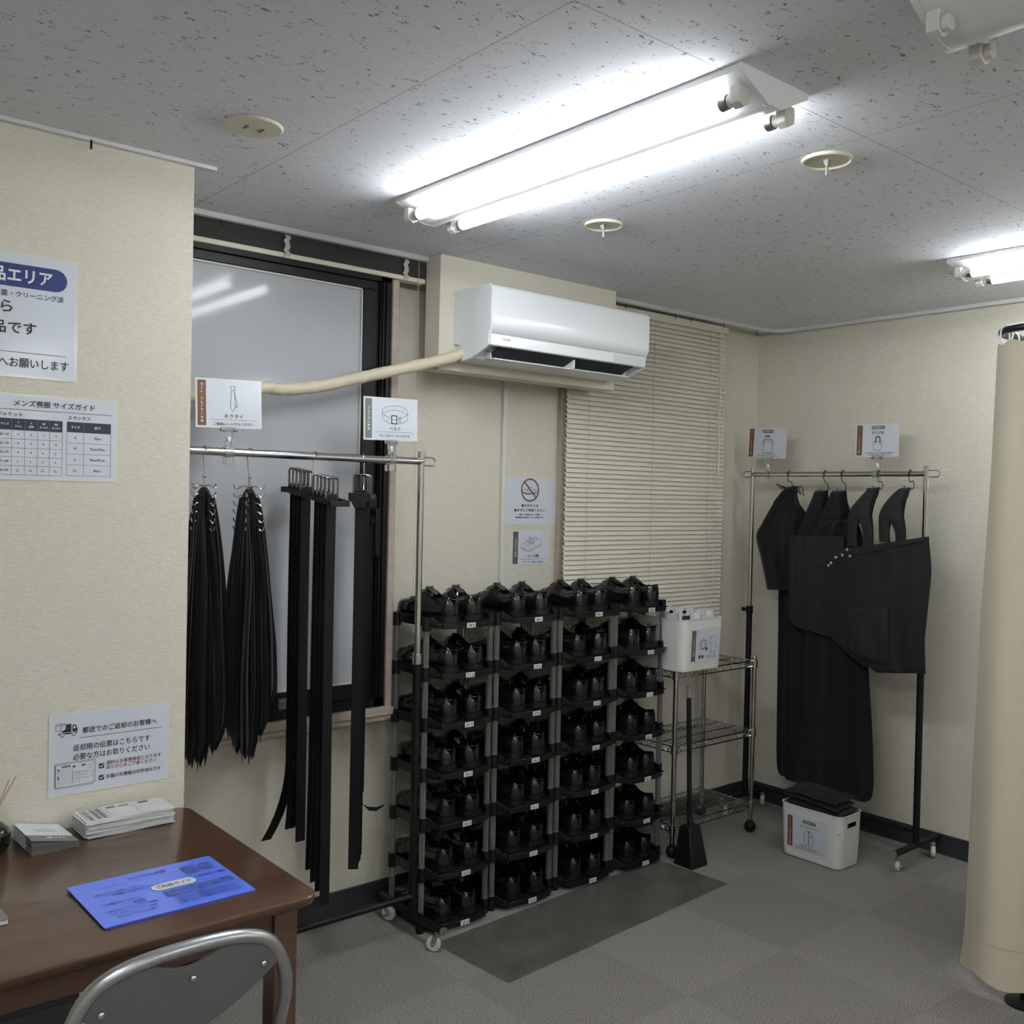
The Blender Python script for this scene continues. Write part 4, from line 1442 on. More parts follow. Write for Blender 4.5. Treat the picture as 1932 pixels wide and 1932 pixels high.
# ------------------------------------------------------------------ black bags on the rack at the plain wall
def cloth_rows(rows, x, thick, wr, seed, nu=14, per=6, edge=.25, xt=None):
    """rows: (yL, zL, yR, zR) top to bottom in world Y/Z, cloth hangs in a plane of constant world X"""
    rr = random.Random(seed)
    ph = [rr.uniform(0, 6.28) for _ in range(6)]
    L_ = catmull([(0, r[0], r[1]) for r in rows], per)
    Q = catmull([(0, r[2], r[3]) for r in rows], per)
    nv = len(L_) - 1
    b = MB()
    rings = []
    for i in range(nv + 1):
        v = i / nv
        fr, bk = [], []
        ev = min(1, min(v, 1 - v) / .06 + .25)
        for j in range(nu + 1):
            u = j / nu
            p = L_[i] * (1 - u) + Q[i] * u
            eu = (1 - abs(2 * u - 1) ** 4) * (1 - edge) + edge
            th = thick * eu * ev
            w = wr * (math.sin(u * 9 + ph[0] + 2.2 * math.sin(v * 3 + ph[1])) * (.4 + v) * .55 + .45 * math.sin(u * 21 + ph[2] + v * 2.5) + .4 * math.sin(v * 7 + ph[3] + u * 3))
            xx = x if xt is None else xt + (x - xt) * min(1, v * 1.8) ** .7
            fr.append((xx - th / 2 + w, p.y, p.z))
            bk.append((xx + th / 2 + w, p.y, p.z))
        rings.append(fr + bk[::-1])
    b.loft(rings)
    return b
GB1, GB2, GB3 = 'drawstring bags on the rack', 'long black bags on the rack', 'black tote bags on the rack'
# wire hooks
def wire_hook(y, label, z1, dy):
    ang = 0
    pts = [(4.03 + .0165 * math.cos(math.radians(k)), y, 1.667 + .0165 * math.sin(math.radians(k))) for k in range(200, -31, -20)]
    pts = [(4.03 - .0165 * math.cos(math.radians(k)), y, 1.667 + .0165 * math.sin(math.radians(k))) for k in range(200, -31, -20)]
    pts += [(4.018, y, 1.645), (4.025, y - .003, 1.63), (4.03, y - .012 * dy, z1 + .030), (4.03, y - .018 * dy, z1 + .012), (4.03, y - .012 * dy, z1 - .004), (4.03, y + .012, z1 - .006), (4.03, y + .024, z1 - .002), (4.03, y + .028, z1 + .012)]
    o = MB().tube(catmull(pts, 3), .0019, 7).build('wire_hook', M_BLKMET)
    tag(o, label, 'hook', 'wire hooks on the bag rack')
HY = (2.752, 2.578, 2.487, 2.300, 2.155)
wire_hook(HY[0], 'black wire hook with the drawstring bags', 1.600, 1)
wire_hook(HY[1] - .02, 'black wire hook holding a long bag, next to the drawstring bags', 1.592, 1)
wire_hook(HY[2] - .02, 'black wire hook holding a long bag, next to the tote bags', 1.592, 1)
wire_hook(HY[3] - .01, 'black wire hook directly below the tote bag card', 1.604, 1)
wire_hook(HY[4] - .01, 'black wire hook closest to the curtain side post', 1.606, 1)
# drawstring bags
for k in range(4):
    dx = .020 * k
    f = .010 * k
    t = thing('drawstring_bag', ('front', 'second', 'third', 'back')[k] + ' black drawstring bag pinched onto the hook under the bag card', 'bag', (0, 0, 0), group=GB1)
    rows = [(2.772, 1.594, 2.715, 1.602), (2.815 + f, 1.53, 2.700, 1.53), (2.872 - f, 1.434, 2.690 - f, 1.47), (2.905 - 1.4 * f, 1.365, 2.683, 1.391), (2.872 - f, 1.25, 2.67, 1.26), (2.848 - f, 1.17, 2.655, 1.18), (2.832 - f, 1.110 + f, 2.643, 1.120 + f)]
    b = cloth_rows(rows, 3.985 + dx, .013, .005, 30 + k, xt=4.018 + .006 * k)
    b.build('pouch', M_CLOTH, t, angle=70)
    b = MB()
    for q in range(2):
        a = R.uniform(-.04, .05)
        b.tube(catmull([(3.99 + dx, 2.745, 1.592), (3.985 + dx, 2.73 - .02 * q, 1.606), (3.975 + dx, 2.712 - .028 * q + a * .3, 1.600 + .006 * q), (3.97 + dx, 2.69 - .02 * q, 1.592 - .01 * q - .006 * k)], 4), .0022, 6)
    b.tube(catmull([(3.99 + dx, 2.765, 1.594), (3.985 + dx, 2.779 + .004 * k, 1.608), (3.98 + dx, 2.788 + .002 * k, 1.622 - .004 * k)], 4), .0022, 6)
    b.build('drawstring', M_CLOTH, t)
# long bags
NB = 9
for k in range(NB):
    u = k / (NB - 1)
    t = thing('long_bag', (('front', 'second', 'third', 'fourth', 'fifth', 'sixth', 'seventh', 'eighth', 'rearmost')[k]) + ' long black bag of the layered row reaching down to the floor bin', 'bag', (0, 0, 0), group=GB2)
    yl = 2.600 + .215 * u
    yr = 2.250 + .10 * u
    x = 3.965 + .0125 * k
    sh = .10 * (1 - .5 * u)
    rows = [(yl - .11, 1.452 - .012 * u, yr + .12, 1.462), (yl - .055, 1.43 - .02 * u, yr + .085, 1.425), (yl - .012, 1.33 - .05 * u, yr + .06, 1.30), (yl + .004, 1.12, yr + .05, 1.05), (yl, .85, yr + .025, .80), (yl - .004, .50, yr - .003, .49), (yl - .012, .26, yr - .010, .275), (yl - .035, .212 + .01 * math.sin(k * 2), yr + .025, .225)]
    cloth_rows(rows, x, .011, .0065, 60 + k, nu=24).build('body', M_CLOTH, t, angle=70)
    h = HY[1] if k % 2 else HY[2]
    hw = .024
    b = cloth_rows([(h + hw, 1.590, h - hw - .004, 1.592), (h + hw + .006, 1.545, h - hw - .006, 1.545), (h + hw + .022, 1.490, h - hw - .020, 1.49), (h + .070, 1.435, h - .062, 1.44), (h + .11, 1.36, h - .09, 1.36)], x + .001, .005, .001, 90 + k, nu=8, xt=4.018 + .0035 * k)
    b.build('handle', M_CLOTH, t, angle=70)
# tote bags
TL = [(2.371, 1.322), (2.409, 1.329), (2.453, 1.305), (2.504, 1.285), (2.548, 1.267), (2.599, 1.258)]
BL = [(2.224, .806), (2.290, .820), (2.339, .837), (2.377, .857), (2.409, .874), (2.439, .879)]
TR = [(2.021, 1.404), (2.035, 1.403), (2.049, 1.402), (2.063, 1.401), (2.077, 1.400), (2.091, 1.399)]
BR = [(2.016, .836), (2.025, .833), (2.034, .830), (2.044, .826), (2.053, .823), (2.062, .820)]
SN = [(2.350, 1.303), (2.376, 1.330), (2.409, 1.303), (2.452, 1.290), (2.487, 1.262), (2.511, 1.249)]
for k in range(6):
    x = 3.868 + .013 * k
    t = thing('tote_bag', ('front', 'second', 'third', 'fourth', 'fifth', 'rearmost')[k] + ' black tote bag of the tilted bundle with snap buttons', 'bag', (0, 0, 0), group=GB3)
    f_ = x / (3.93 + .018 * k)
    lerp = lambda p, q, u: ((p[0] + (q[0] - p[0]) * u) * f_, 1.53 + (p[1] + (q[1] - p[1]) * u - 1.53) * f_)
    sc_ = lambda p: (p[0] * f_, 1.53 + (p[1] - 1.53) * f_)
    tl_, tr_ = sc_(TL[k]), sc_(TR[k])
    rows = []
    for v, lb, rb in ((0, 0, 0), (.04, .004, 0), (.25, -.012, .012), (.5, .010, .004), (.75, .030, -.006), (.93, .034, -.004), (1, .0, 0)):
        l, r = lerp(TL[k], BL[k], v), lerp(TR[k], BR[k], v)
        r = (r[0] - .016, r[1])
        rows.append((l[0] + lb, l[1], r[0] - rb, r[1]))
    cloth_rows(rows, x, .011, .0045, 120 + (k // 3), nu=18).build('body', M_NYLON, t, angle=70)
    b = cloth_rows([(tl_[0] - .004, tl_[1] - .006, tr_[0] + .004, tr_[1] - .006), (tl_[0] - .010, tl_[1] - .022, tr_[0] + .004, tr_[1] - .022)], x - .003, .013, .002, 120 + k, nu=16)
    b.build('hem', M_NYLON, t, angle=70)
    MB().lathe([(.0001, -.004), (.004, -.0035), (.0065, -.001), (.0065, .002), (.0001, .002)], 14).xform(Matrix.Rotation(-PI / 2, 4, 'Y')).build('snap', M_CHROME, t, (x - .017, sc_(SN[k])[0], sc_(SN[k])[1]))
    if k in (0, 1):
        d = .016 * k
        pk = [(2.318 + d, 1.075, 2.138, 1.105), (2.314 + d, 1.03, 2.134, 1.05), (2.297 + d, .93, 2.128, .94), (2.280 + d, .880, 2.124, .852)]
        cloth_rows(pk, x - .012, .011, .0035, 130 + k, nu=12).build('flap', M_NYLON, t, angle=70)
    h = HY[4] if k % 2 == 0 else HY[3]
    for q in (0, 1):
        base_y = (2.10 if h == HY[4] else 2.25) + .075 * q + .006 * k
        zt = 1.606
        zb = 1.345 if base_y > 2.24 else 1.372
        b = cloth_rows([(h + .018, zt, h - .014, zt + .002), (h + .030 + .010 * q, zt - .05, h - .026, zt - .045), ((h + base_y) / 2 + .040, 1.50, (h + base_y) / 2 - .020, 1.50), (base_y + .028, 1.42, base_y - .018, 1.43), (base_y + .024, zb, base_y - .020, zb)], x + .012 + .006 * q, .005, .001, 150 + 2 * k + q, nu=6, xt=4.012 + .006 * k + .003 * q)
        b.build('handle', M_NYLON, t, angle=70)
t = thing('tote_bag', 'limp black tote bag hanging behind the tilted bundle, open side forward', 'bag', (0, 0, 0), group=GB3)
cloth_rows([(2.690, 1.378, 2.40, 1.385), (2.688, 1.36, 2.40, 1.36), (2.682, 1.18, 2.39, 1.15), (2.672, .992, 2.40, .95), (2.60, .945, 2.42, .93)], 3.946, .014, .005, 171).build('body', M_NYLON, t, angle=70)
cloth_rows([(2.655, 1.379, 2.615, 1.379), (2.655, 1.18, 2.612, 1.18), (2.64, 1.0, 2.60, 1.0)], 3.934, .006, .003, 172, nu=6).build('strap', M_NYLON, t, angle=70)
b = cloth_rows([(2.322, 1.604, 2.300, 1.604), (2.372, 1.50, 2.345, 1.50), (2.415, 1.41, 2.385, 1.40), (2.42, 1.36, 2.39, 1.36)], 3.99, .004, .001, 173, nu=5)
b.build('handle', M_NYLON, t, angle=70)

# ------------------------------------------------------------------ fitting booth and curtain
BX0, BX1, BY0, BY1, BRD = 3.13, 3.97, .42, 1.437, .13
def booth_path(off=0.0):
    """rounded rectangle, clockwise from the rear side round the near corner and along the side that faces the desk"""
    pts = []
    r = BRD
    for cx, cy, a0 in ((BX1 - r, BY1 - r, 0), (BX0 + r, BY1 - r, 90), (BX0 + r, BY0 + r, 180), (BX1 - r, BY0 + r, 270)):
        for k in range(10):
            a = math.radians(a0 + 10 * k)
            pts.append((cx + (r + off) * math.cos(a), cy + (r + off) * math.sin(a)))
    return pts
t = thing('fitting_booth', 'black railed fitting booth frame that carries the beige curtain', 'fitting booth', (0, 0, 0))
MB().tube([(x, y, 2.088) for x, y in booth_path(-.012)], .0125, 10, closed=True).build('rail', M_BLKMET, t)
for x, y in ((3.172, 1.272), (3.86, 1.38), (3.172, .50), (3.90, .48)):
    b = MB().cyl((x, y, .014), (x, y, 2.082), .012, n=12)
    b.build('pole', M_BLKMET, t)
    MB().lathe([(.001, 0), (.055, 0), (.055, .006), (.020, .014), (.001, .016)], 20, (x, y, 0)).build('foot', M_BLKMET, t)
t = thing('curtain', 'plain beige curtain hanging from the fitting booth rail', 'curtain', (0, 0, 0))
path = []
P0 = [Vector((x, y, 0)) for x, y in booth_path()]
seq = [Vector((3.80, BY1, 0)), Vector((3.55, BY1, 0))] + P0[10:20] + [Vector((BX0, 1.0, 0)), Vector((BX0, BY0 + BRD + .1, 0))]
for p, q in zip(seq, seq[1:]):
    n = max(1, int((q - p).length / .009))
    for k in range(n):
        path.append(p + (q - p) * (k / n))
path.append(seq[-1])
acc = [0.0]
for p, q in zip(path, path[1:]):
    acc.append(acc[-1] + (q - p).length)
nor = []
for i in range(len(path)):
    d = (path[min(i + 2, len(path) - 1)] - path[max(i - 2, 0)]).normalized()
    nor.append(Vector((d.y, -d.x, 0)) if (d.y * (path[i].x - 3.55) - d.x * (path[i].y - .93)) > 0 else Vector((-d.y, d.x, 0)))
FL = ((2.045, .004), (1.6, .015), (1.2, .030), (.6, .040), (.15, .046), (.045, .058))
def flare(z):
    for (z0, f0), (z1, f1) in zip(FL, FL[1:]):
        if z >= z1:
            return f0 + (f1 - f0) * (z0 - z) / (z0 - z1)
    return FL[-1][1]
zs_ = [2.045, 2.0, 1.95, 1.8, 1.6, 1.4, 1.2, .9, .6, .35, .168, .162, .10, .045]
rows = []
for z in zs_:
    row = []
    for p, nn, a_ in zip(path, nor, acc):
        amp = .0035 + .0065 * (2.05 - z) / 2
        off = amp * math.sin(a_ * 2 * PI / .17 + .6) + .003 * math.sin(a_ * 2 * PI / .41 + z * 1.5) + flare(z) * max(0, nn.y)
        zz = z + (.010 * math.sin(a_ * 2 * PI / .17 + 2.4) if z < .13 else 0) + (.006 * math.sin(a_ * 2 * PI / .085) if z > 2.03 else 0)
        q = p + nn * off
        row.append(Vector((q.x, q.y, zz)))
    rows.append(row)
b = MB()
b.loft([r_ + [p - nn * .0025 for p, nn in zip(r_, nor)][::-1] for r_ in rows])
b.build('drape', M_CURT, t, angle=60)
MB().tube([p + nn * .0008 for p, nn in zip(rows[10], nor)], .0011, 5).build('hem_seam', M_CURT, t)
tot = acc[-1]
for k in range(16):
    target = tot * (k + .5) / 16
    i = min(range(len(acc)), key=lambda q: abs(acc[q] - target))
    p, nn = path[i], nor[i]
    c0 = p - nn * .012
    MB().tube([(c0.x + nn.x * .019 * math.cos(q), c0.y + nn.y * .019 * math.cos(q), 2.074 + .030 * math.sin(q)) for q in [2 * PI * j / 18 for j in range(18)]], .0026, 6, closed=True).build('curtain_ring', M_WINK, t)

# ------------------------------------------------------------------ desk
DZ = .680
DX0, DX1, DY0, DY1 = -.165, 1.035, 1.838, 2.572
t = thing('desk', 'dark brown wooden desk against the projecting wall', 'desk', (0, 0, 0))
def rr_poly(x0, x1, y0, y1, r):
    pts = []
    for cx, cy, a0 in ((x1 - r, y1 - r, 0), (x0 + r, y1 - r, 90), (x0 + r, y0 + r, 180), (x1 - r, y0 + r, 270)):
        for k in range(7):
            a = math.radians(a0 + 15 * k)
            pts.append((cx + r * math.cos(a), cy + r * math.sin(a)))
    return pts
b = MB()
b.loft([[(x, y, z) for x, y in rr_poly(DX0 + i, DX1 - i, DY0 + i, DY1 - i, .035)] for z, i in ((DZ - .026, .012), (DZ - .020, .003), (DZ - .012, 0), (DZ - .004, 0), (DZ - .001, .002), (DZ, .005))])
b.build('tabletop', M_WOOD, t, angle=25)
LG = .052
for x in (DX0 + .038, DX1 - .038 - LG):
    for y in (DY0 + .030, DY1 - .030 - LG):
        MB().box(x, x + LG, y, y + LG, 0, DZ - .024).build('leg', M_WOOD, t, bevel=.002)
lx0, lx1, ly0, ly1 = DX0 + .038 + LG, DX1 - .038 - LG, DY0 + .030 + LG, DY1 - .030 - LG
for x0, x1, y0, y1 in ((lx0, lx1, DY0 + .040, DY0 + .060), (lx0, lx1, DY1 - .060, DY1 - .040), (DX0 + .046, DX0 + .066, ly0, ly1), (DX1 - .066, DX1 - .046, ly0, ly1)):
    MB().box(x0, x1, y0, y1, DZ - .082, DZ - .024).build('apron', M_WOOD, t, bevel=.001)

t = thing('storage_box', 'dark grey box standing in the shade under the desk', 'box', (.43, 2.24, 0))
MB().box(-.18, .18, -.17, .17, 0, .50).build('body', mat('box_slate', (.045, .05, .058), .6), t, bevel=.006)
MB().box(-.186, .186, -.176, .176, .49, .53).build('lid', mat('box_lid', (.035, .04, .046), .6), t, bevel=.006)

# waybill slips
def slip(k, n):
    z = DZ + .0005 + k * .0022
    o = MB()
    w, d = .215, .105
    nu, nv = 14, 5
    ph = R.uniform(0, 6)
    top, bt = [], []
    def P(u, v):
        x, y = (u - .5) * w, (v - .5) * d
        zz = .0009 * math.sin(u * 8 + ph) * math.sin(v * 4 + ph) + (.0012 * math.sin(ph * 3) * (abs(2 * u - 1) ** 4)) + .0006
        return x, y, zz
    rings = []
    for j in range(nv + 1):
        rings.append([Vector(P(i / nu, j / nv)) + Vector((0, 0, .0016)) for i in range(nu + 1)] + [Vector(P(i / nu, j / nv)) for i in range(nu, -1, -1)])
    o.loft(rings)
    ob = o.build('waybill_slip', M_SLIP, None, (.848 + R.uniform(-.003, .003), 2.508 + R.uniform(-.003, .003), z), (0, 0, R.uniform(-.025, .025)), angle=60)
    return ob
NSL = 18
for k in range(NSL):
    o = slip(k, NSL)
    if k < NSL - 1:
        tag(o, 'white waybill slip in the thick pile on the desk', 'paper slip', 'waybill slips in the desk pile')
    else:
        tag(o, 'printed waybill slip on top of the pile on the desk', 'paper slip')
        s = Sheet(.215, .105)
        for x0, y0, x1, y1 in ((.006, .006, .060, .098), (.066, .030, .130, .098), (.134, .010, .208, .050), (.134, .054, .208, .098)):
            s.line('form_lines', M_GREY, [(x0, y0), (x1, y0), (x1, y1), (x0, y1)], .0009, closed=True)
        for y in (.045, .060, .075, .088):
            s.line('form_lines', M_GREY, [(.066, y), (.130, y)], .0006)
        for y in (.024, .037, .066, .078):
            s.line('form_lines', M_GREY, [(.134, y), (.208, y)], .0006)
        for i in range(9):
            y = .012 + .0095 * i
            for xx in (.012, .030, .044):
                s.rect('form_print', M_GREY, xx, y, xx + .009 + .004 * ((i + int(xx * 1000)) % 2), y + .0045)
        s.rect('form_print', M_DGREY, .070, .012, .092, .024)
        s.rect('form_print', M_DGREY, .150, .013, .176, .021)
        s.rect('form_print', M_GREY, .100, .014, .126, .022)
        for (nm, m_), bb in s.ink.items():
            bb.build(nm, m_, o, (0, 0, .0032), flatshade=True)
# flyer cards: A6 leaflets, thicker along the folded side so the stack leans
w, d = .105, .147
for k in range(14):
    ob = MB().box(0, w, -d / 2, d / 2, 0, .0012).build('flyer', M_CARDG, None, (.608 + R.uniform(-.0015, .0015), 2.494 + R.uniform(-.002, .002), DZ + .0004 + k * .00265), (0, math.atan(.00175 * k / w), math.radians(2) + R.uniform(-.015, .015)))
    f = MB().box(-.0003, w + .0003, -d / 2 + .046, d / 2 + .0003, .0002, .00155)
    f.build('white_panel', M_CARDW, ob)
    if k == 13:
        s = Sheet(w, d)
        s.disc('emblem', M_WINK, .048, .122, .007, .005)
        for i in range(3):
            s.disc('emblem', M_WINK, .062 + .009 * i, .122, .0032, .0032)
        for jj in range(2):
            for i in range(6):
                s.rect('print', M_GREY, .030 + .008 * i + .004 * jj, .052 + .012 * jj, .0355 + .008 * i + .004 * jj, .057 + .012 * jj)
        for (nm, m_), bb in s.ink.items():
            bb.build(nm, m_, ob, (w / 2, 0, .0016), flatshade=True)
        tag(ob, 'top flyer with a white panel on the fanned stack by the wall', 'flyer')
    else:
        tag(ob, 'grey and white flyer in the fanned stack by the wall', 'flyer', 'flyers in the fanned stack')

# blue sleeve with the guide sheets
w, d = .312, .243
t = thing('guide_folder', 'bright blue clear folder of printed guide sheets on the desk', 'folder', (.773, 2.050, DZ), (0, 0, .004))
MB().box(-w / 2 + .004, w / 2 - .003, -d / 2 + .004, d / 2 - .004, .0004, .0034).build('sheets', M_SLIP, t)
MB().box(-w / 2, w / 2, -d / 2, d / 2, .0036, .0052).build('cover', M_BOOK, t, bevel=.0006)
MB().box(-w / 2 + .010, w / 2, -d / 2, -d / 2 + .003, .0002, .0036).build('spine', mat('sleeve_edge', (.05, .08, .45), .3), t)
s = Sheet(w, d)
s.rrect('title_plate', M_CARDW, .138, .098, .232, .134, .016, 1)
s.text('title_lettering', M_INK, 'ご利用ガイド', .185, .116, .0165, .074, bold=.01, lv=2)
s.text('print', M_BOOKINK, 'レンタル手順', .158, .032, .014, .080, bold=.02)
s.line('print', M_BOOKINK, [(.03, .050), (.24, .050)], .0008)
s.text('print', M_BOOKINK, 'ご記入のうえお戻しください', .080, .083, .0105, .100, bold=.01)
s.text('print', M_BOOKINK, 'お気軽にお声がけください', .110, .098, .0105, .10, bold=.01)
s.text('print', M_BOOKINK, 'この度はレンタル', .066, .140, .0105, .080, bold=.01)
s.text('print', M_BOOKINK, 'ご返却前にご確認', .272, .104, .0105, .066, bold=.01)
for j in range(3):
    s.text('print', M_BOOKINK, 'お手入れについてのご案内', .075, .178 + .017 * j, .009, .105 - .014 * j, bold=.01)
for j in range(4):
    s.text('print', M_BOOKINK, 'ご利用の流れとご注意事項を必ずお読みください', .225, .186 + .0105 * j, .0068, .135, bold=.01)
for x0, y0, x1, y1, r in ((.150, .142, .198, .176, .001), (.200, .142, .236, .176, .001), (.238, .142, .272, .172, .001), (.274, .140, .300, .168, .001), (.228, .030, .262, .082, .008), (.266, .034, .296, .078, .010), (.086, .148, .110, .168, .009)):
    s2 = Sheet(w, d)
    s2.rrect('photo', M_BOOKPIC, x0, y0, x1, y1, r)
    s2.mb('photo', M_BOOKPIC).build('photo', M_BOOKPIC, t, (0, 0, .0054), flatshade=True)
for (nm, m_), bb in s.ink.items():
    bb.build(nm, m_, t, (0, 0, .0056), flatshade=True)

# grey booklet at the edge of the picture, diffuser
t = thing('booklet', 'grey covered booklet lying flat beside the blue folder', 'booklet', (.360, 2.150, DZ), (0, 0, .02))
MB().box(-.120, .119, -.085, .085, .001, .009).build('pages', M_SLIP, t)
MB().box(-.121, .121, -.086, .086, .009, .0105).build('cover', mat('booklet_cover', (.16, .16, .165), .4), t)
t = thing('reed_diffuser', 'round black glass diffuser bottle with wooden reeds at the wall', 'diffuser', (.545, 2.510, DZ))
MB().lathe([(.001, 0), (.028, 0), (.036, .004), (.041, .016), (.041, .038), (.037, .052), (.026, .062), (.016, .067), (.014, .078), (.017, .081), (.017, .086), (.012, .087), (.011, .070), (.001, .068)], 28).build('bottle', M_BOTTLE, t)
for dx, dy, L_ in ((.055, .010, .165), (.042, .020, .155), (-.03, .03, .16), (-.05, -.01, .15)):
    MB().cyl((-dx * .25, -dy * .2, .045), (dx, dy, L_), .0017, n=7).build('reed', M_REED, t)

# ------------------------------------------------------------------ folding chair
t = thing('folding_chair', 'grey metal folding chair pulled up to the desk', 'chair', (.606, 1.50, 0))
def cpt(x, z):            # point on the curved back
    return (x, -.016 * (1 - (x / .185) ** 2) * max(0, min(1, (z - .58) / .2)) + .006 + max(0, .70 - z) * .42, z)
arch = [(-.215, .02), (-.205, .25), (-.194, .48), (-.186, .60), (-.181, .68), (-.170, .735), (-.140, .782), (-.085, .805), (0, .812), (.085, .805), (.140, .782), (.170, .735), (.181, .68), (.186, .60), (.194, .48), (.205, .25), (.215, .02)]
MB().tube(catmull([cpt(x, z) for x, z in arch], 5), .0118, 12).build('frame', M_CHAIR, t)
out = []
for k in range(41):
    x = -.168 + .336 * k / 40
    q = abs(x) / .168
    zt = .800 - .048 * q ** 3.4
    if abs(x) < .052:
        zt -= .017 * (1 - (x / .052) ** 2)
    zb = .750 - .078 * (1 - q ** 1.5)
    out.append((x, zb, zt))
b = MB()
rings = []
for x, zb, zt in out:
    def q_(z, o):
        p = cpt(x, max(z, .70))
        return (p[0], p[1] + o, z)
    zm = (zb + zt) / 2
    rings.append([q_(zb, -.006), q_(zm, -.007), q_(zt, -.006), q_(zt, .004), q_(zm, .004), q_(zb, .004)])
b.loft(rings)
b.build('backrest', M_CHAIRP, t, bevel=.0012, angle=50)
for x, z in ((-.131, .746), (.006, .764), (.129, .749)):
    p = cpt(x, z)
    m_ = Matrix.Translation((p[0], p[1] - .0085, z)) @ Matrix.Rotation(PI / 2, 4, 'X')
    MB().lathe([(.0001, .003), (.0025, .0028), (.0046, .0015), (.005, 0), (.0001, -.001)], 14).xform(m_).build('screw', M_CHROME, t)
b = MB()
b.loft([[(x, y, z) for x, y in rr_poly(-.17, .17, .08, .42, .06)] for z in (.425, .430, .452, .460)])
b.build('seat', M_VINYL, t, bevel=.004)
for sx in (-1, 1):
    MB().tube(catmull([(sx * .185, .40, .425), (sx * .195, .20, .30), (sx * .205, -.02, .10), (sx * .210, -.08, .012)], 5), .0105, 10).build('rear_leg', M_CHAIR, t)
MB().cyl((-.205, .215, .10), (.205, .215, .10), .008, n=10).build('stretcher', M_CHAIR, t)

# ------------------------------------------------------------------ notices on the walls
# area notice, continues past the picture edge
o, s = sheet_thing('wall_notice', 'laminated notice with a blue rounded heading, high on the projecting wall', 'sign', .425, .299, (.5265, 2.5785, 1.940), FACE_Y, margin=.008)
W_ = .425
s.rrect('heading_band', M_BLUE, .008 + .05, .028, W_ - .026, .083, .0272)
s.text('heading_lettering', M_WINK, '品エリア', W_ - .1282, .0555, .033, .1335, bold=.045)
s.text('subheading', M_BLUE, '菌・クリーニング済', W_ - .104, .100, .0145, .140, bold=.02)
s.text('lettering', M_INK, 'ら', W_ - .1614, .131, .027, .025, bold=.03)
s.text('lettering', M_INK, '品です', W_ - .1435, .1805, .0285, .0953, bold=.03)
s.line('lettering', M_INK, [(.06, .2385), (W_ - .0275, .2385)], .0012)
s.text('lettering', M_INK, 'へお願いします', W_ - .099, .2635, .0225, .157, bold=.025)
s.build_on(o)
# size guide
o, s = sheet_thing('wall_notice', 'laminated size guide with dark blue tables under the heading notice', 'sign', .297, .207, (.6905, 2.5785, 1.6485), FACE_Y, margin=.006)
def X(px):              # horizontal place read off in the 0..230 px crop
    return px
W_ = .297
r_ = lambda d: W_ - d
s.text('lettering', M_INK, 'メンズ喪服 サイズガイド', r_(.1493), .0225, .0155, .186, bold=.025)
s.line('lettering', M_INK, [(.02, .038), (r_(.0145), .038)], .0011)
s.text('lettering', M_INK, 'ジャケット', r_(.251), .0505, .010, .0556, bold=.02)
s.text('lettering', M_INK, 'スラックス', r_(.0927), .0505, .010, .053, bold=.02)
cols = [r_(x) for x in (.2812, .2467, .2175, .1894, .1616, .1322)]
rows = [.060, .0875] + [.0875 + .0215 * k for k in range(1, 6)]
s.rect('table_head', M_NAVY, cols[0], rows[0], cols[-1], rows[1])
for x in cols:
    s.line('table_lines', M_DGREY, [(x, rows[1]), (x, rows[-1])], .0007)
for x in cols[1:-1]:
    s.line('table_head_lines', M_GREY, [(x, rows[0]), (x, rows[1])], .0007)
for y in rows[1:]:
    s.line('table_lines', M_DGREY, [(cols[0], y), (cols[-1], y)], .0007)
mid = lambda i: (cols[i] + cols[i + 1]) / 2
s.text('table_head_lettering', M_WINK, 'サイズ', mid(0) + .002, .0735, .0058, .018, bold=.03)
for i, (a, b_) in enumerate((('Y', 'スリム'), ('A', '標準'), ('AB', 'がっちり'), ('BB', 'ゆったり'))):
    s.text('table_head_lettering', M_WINK, a, mid(i + 1), .0695, .0045, .0035 * len(a), bold=.03)
    s.text('table_head_lettering', M_WINK, b_, mid(i + 1), .0785, .0052, min(.018, .0052 * len(b_)), bold=.03)
body = (('160-165', 'S', 'S', 'S', 'S'), ('165-170', 'M', 'M', 'M', 'M'), ('170-175', 'M', 'M', 'L', 'L'), ('175-180', 'L', 'L', 'L', 'L'), ('180-185', 'LL', 'LL', 'LL', 'LL'))
for j, row in enumerate(body):
    for i, c_ in enumerate(row):
        s.text('table_lettering', M_INK, c_, mid(i), rows[1] + .0215 * (j + .5), .0052, .022 if i == 0 else .0034 * len(c_), bold=.02)
c2 = [r_(x) for x in (.1219, .0814, .016)]
q2 = [.060, .0855] + [.0855 + .0270 * k for k in range(1, 5)]
s.rect('table_head', M_NAVY, c2[0], q2[0], c2[2], q2[1])
for x in c2:
    s.line('table_lines', M_DGREY, [(x, q2[1]), (x, q2[-1])], .0007)
s.line('table_head_lines', M_GREY, [(c2[1], q2[0]), (c2[1], q2[1])], .0007)
for y in q2[1:]:
    s.line('table_lines', M_DGREY, [(c2[0], y), (c2[2], y)], .0007)
s.text('table_head_lettering', M_WINK, 'サイズ', (c2[0] + c2[1]) / 2, .0728, .0065, .0205, bold=.03)
s.text('table_head_lettering', M_WINK, '股下', (c2[1] + c2[2]) / 2, .0728, .0065, .0145, bold=.03)
for j, (a, b_) in enumerate((('S', '70cm'), ('M', '72cm/75cm'), ('L', '78cm/81cm'), ('LL', '84cm'))):
    s.text('table_lettering', M_INK, a, (c2[0] + c2[1]) / 2, q2[1] + .027 * (j + .5), .0062, .0042 * len(a), bold=.02)
    s.text('table_lettering', M_INK, b_, (c2[1] + c2[2]) / 2, q2[1] + .027 * (j + .5), .0062, .0041 * len(b_), bold=.02)
s.build_on(o)
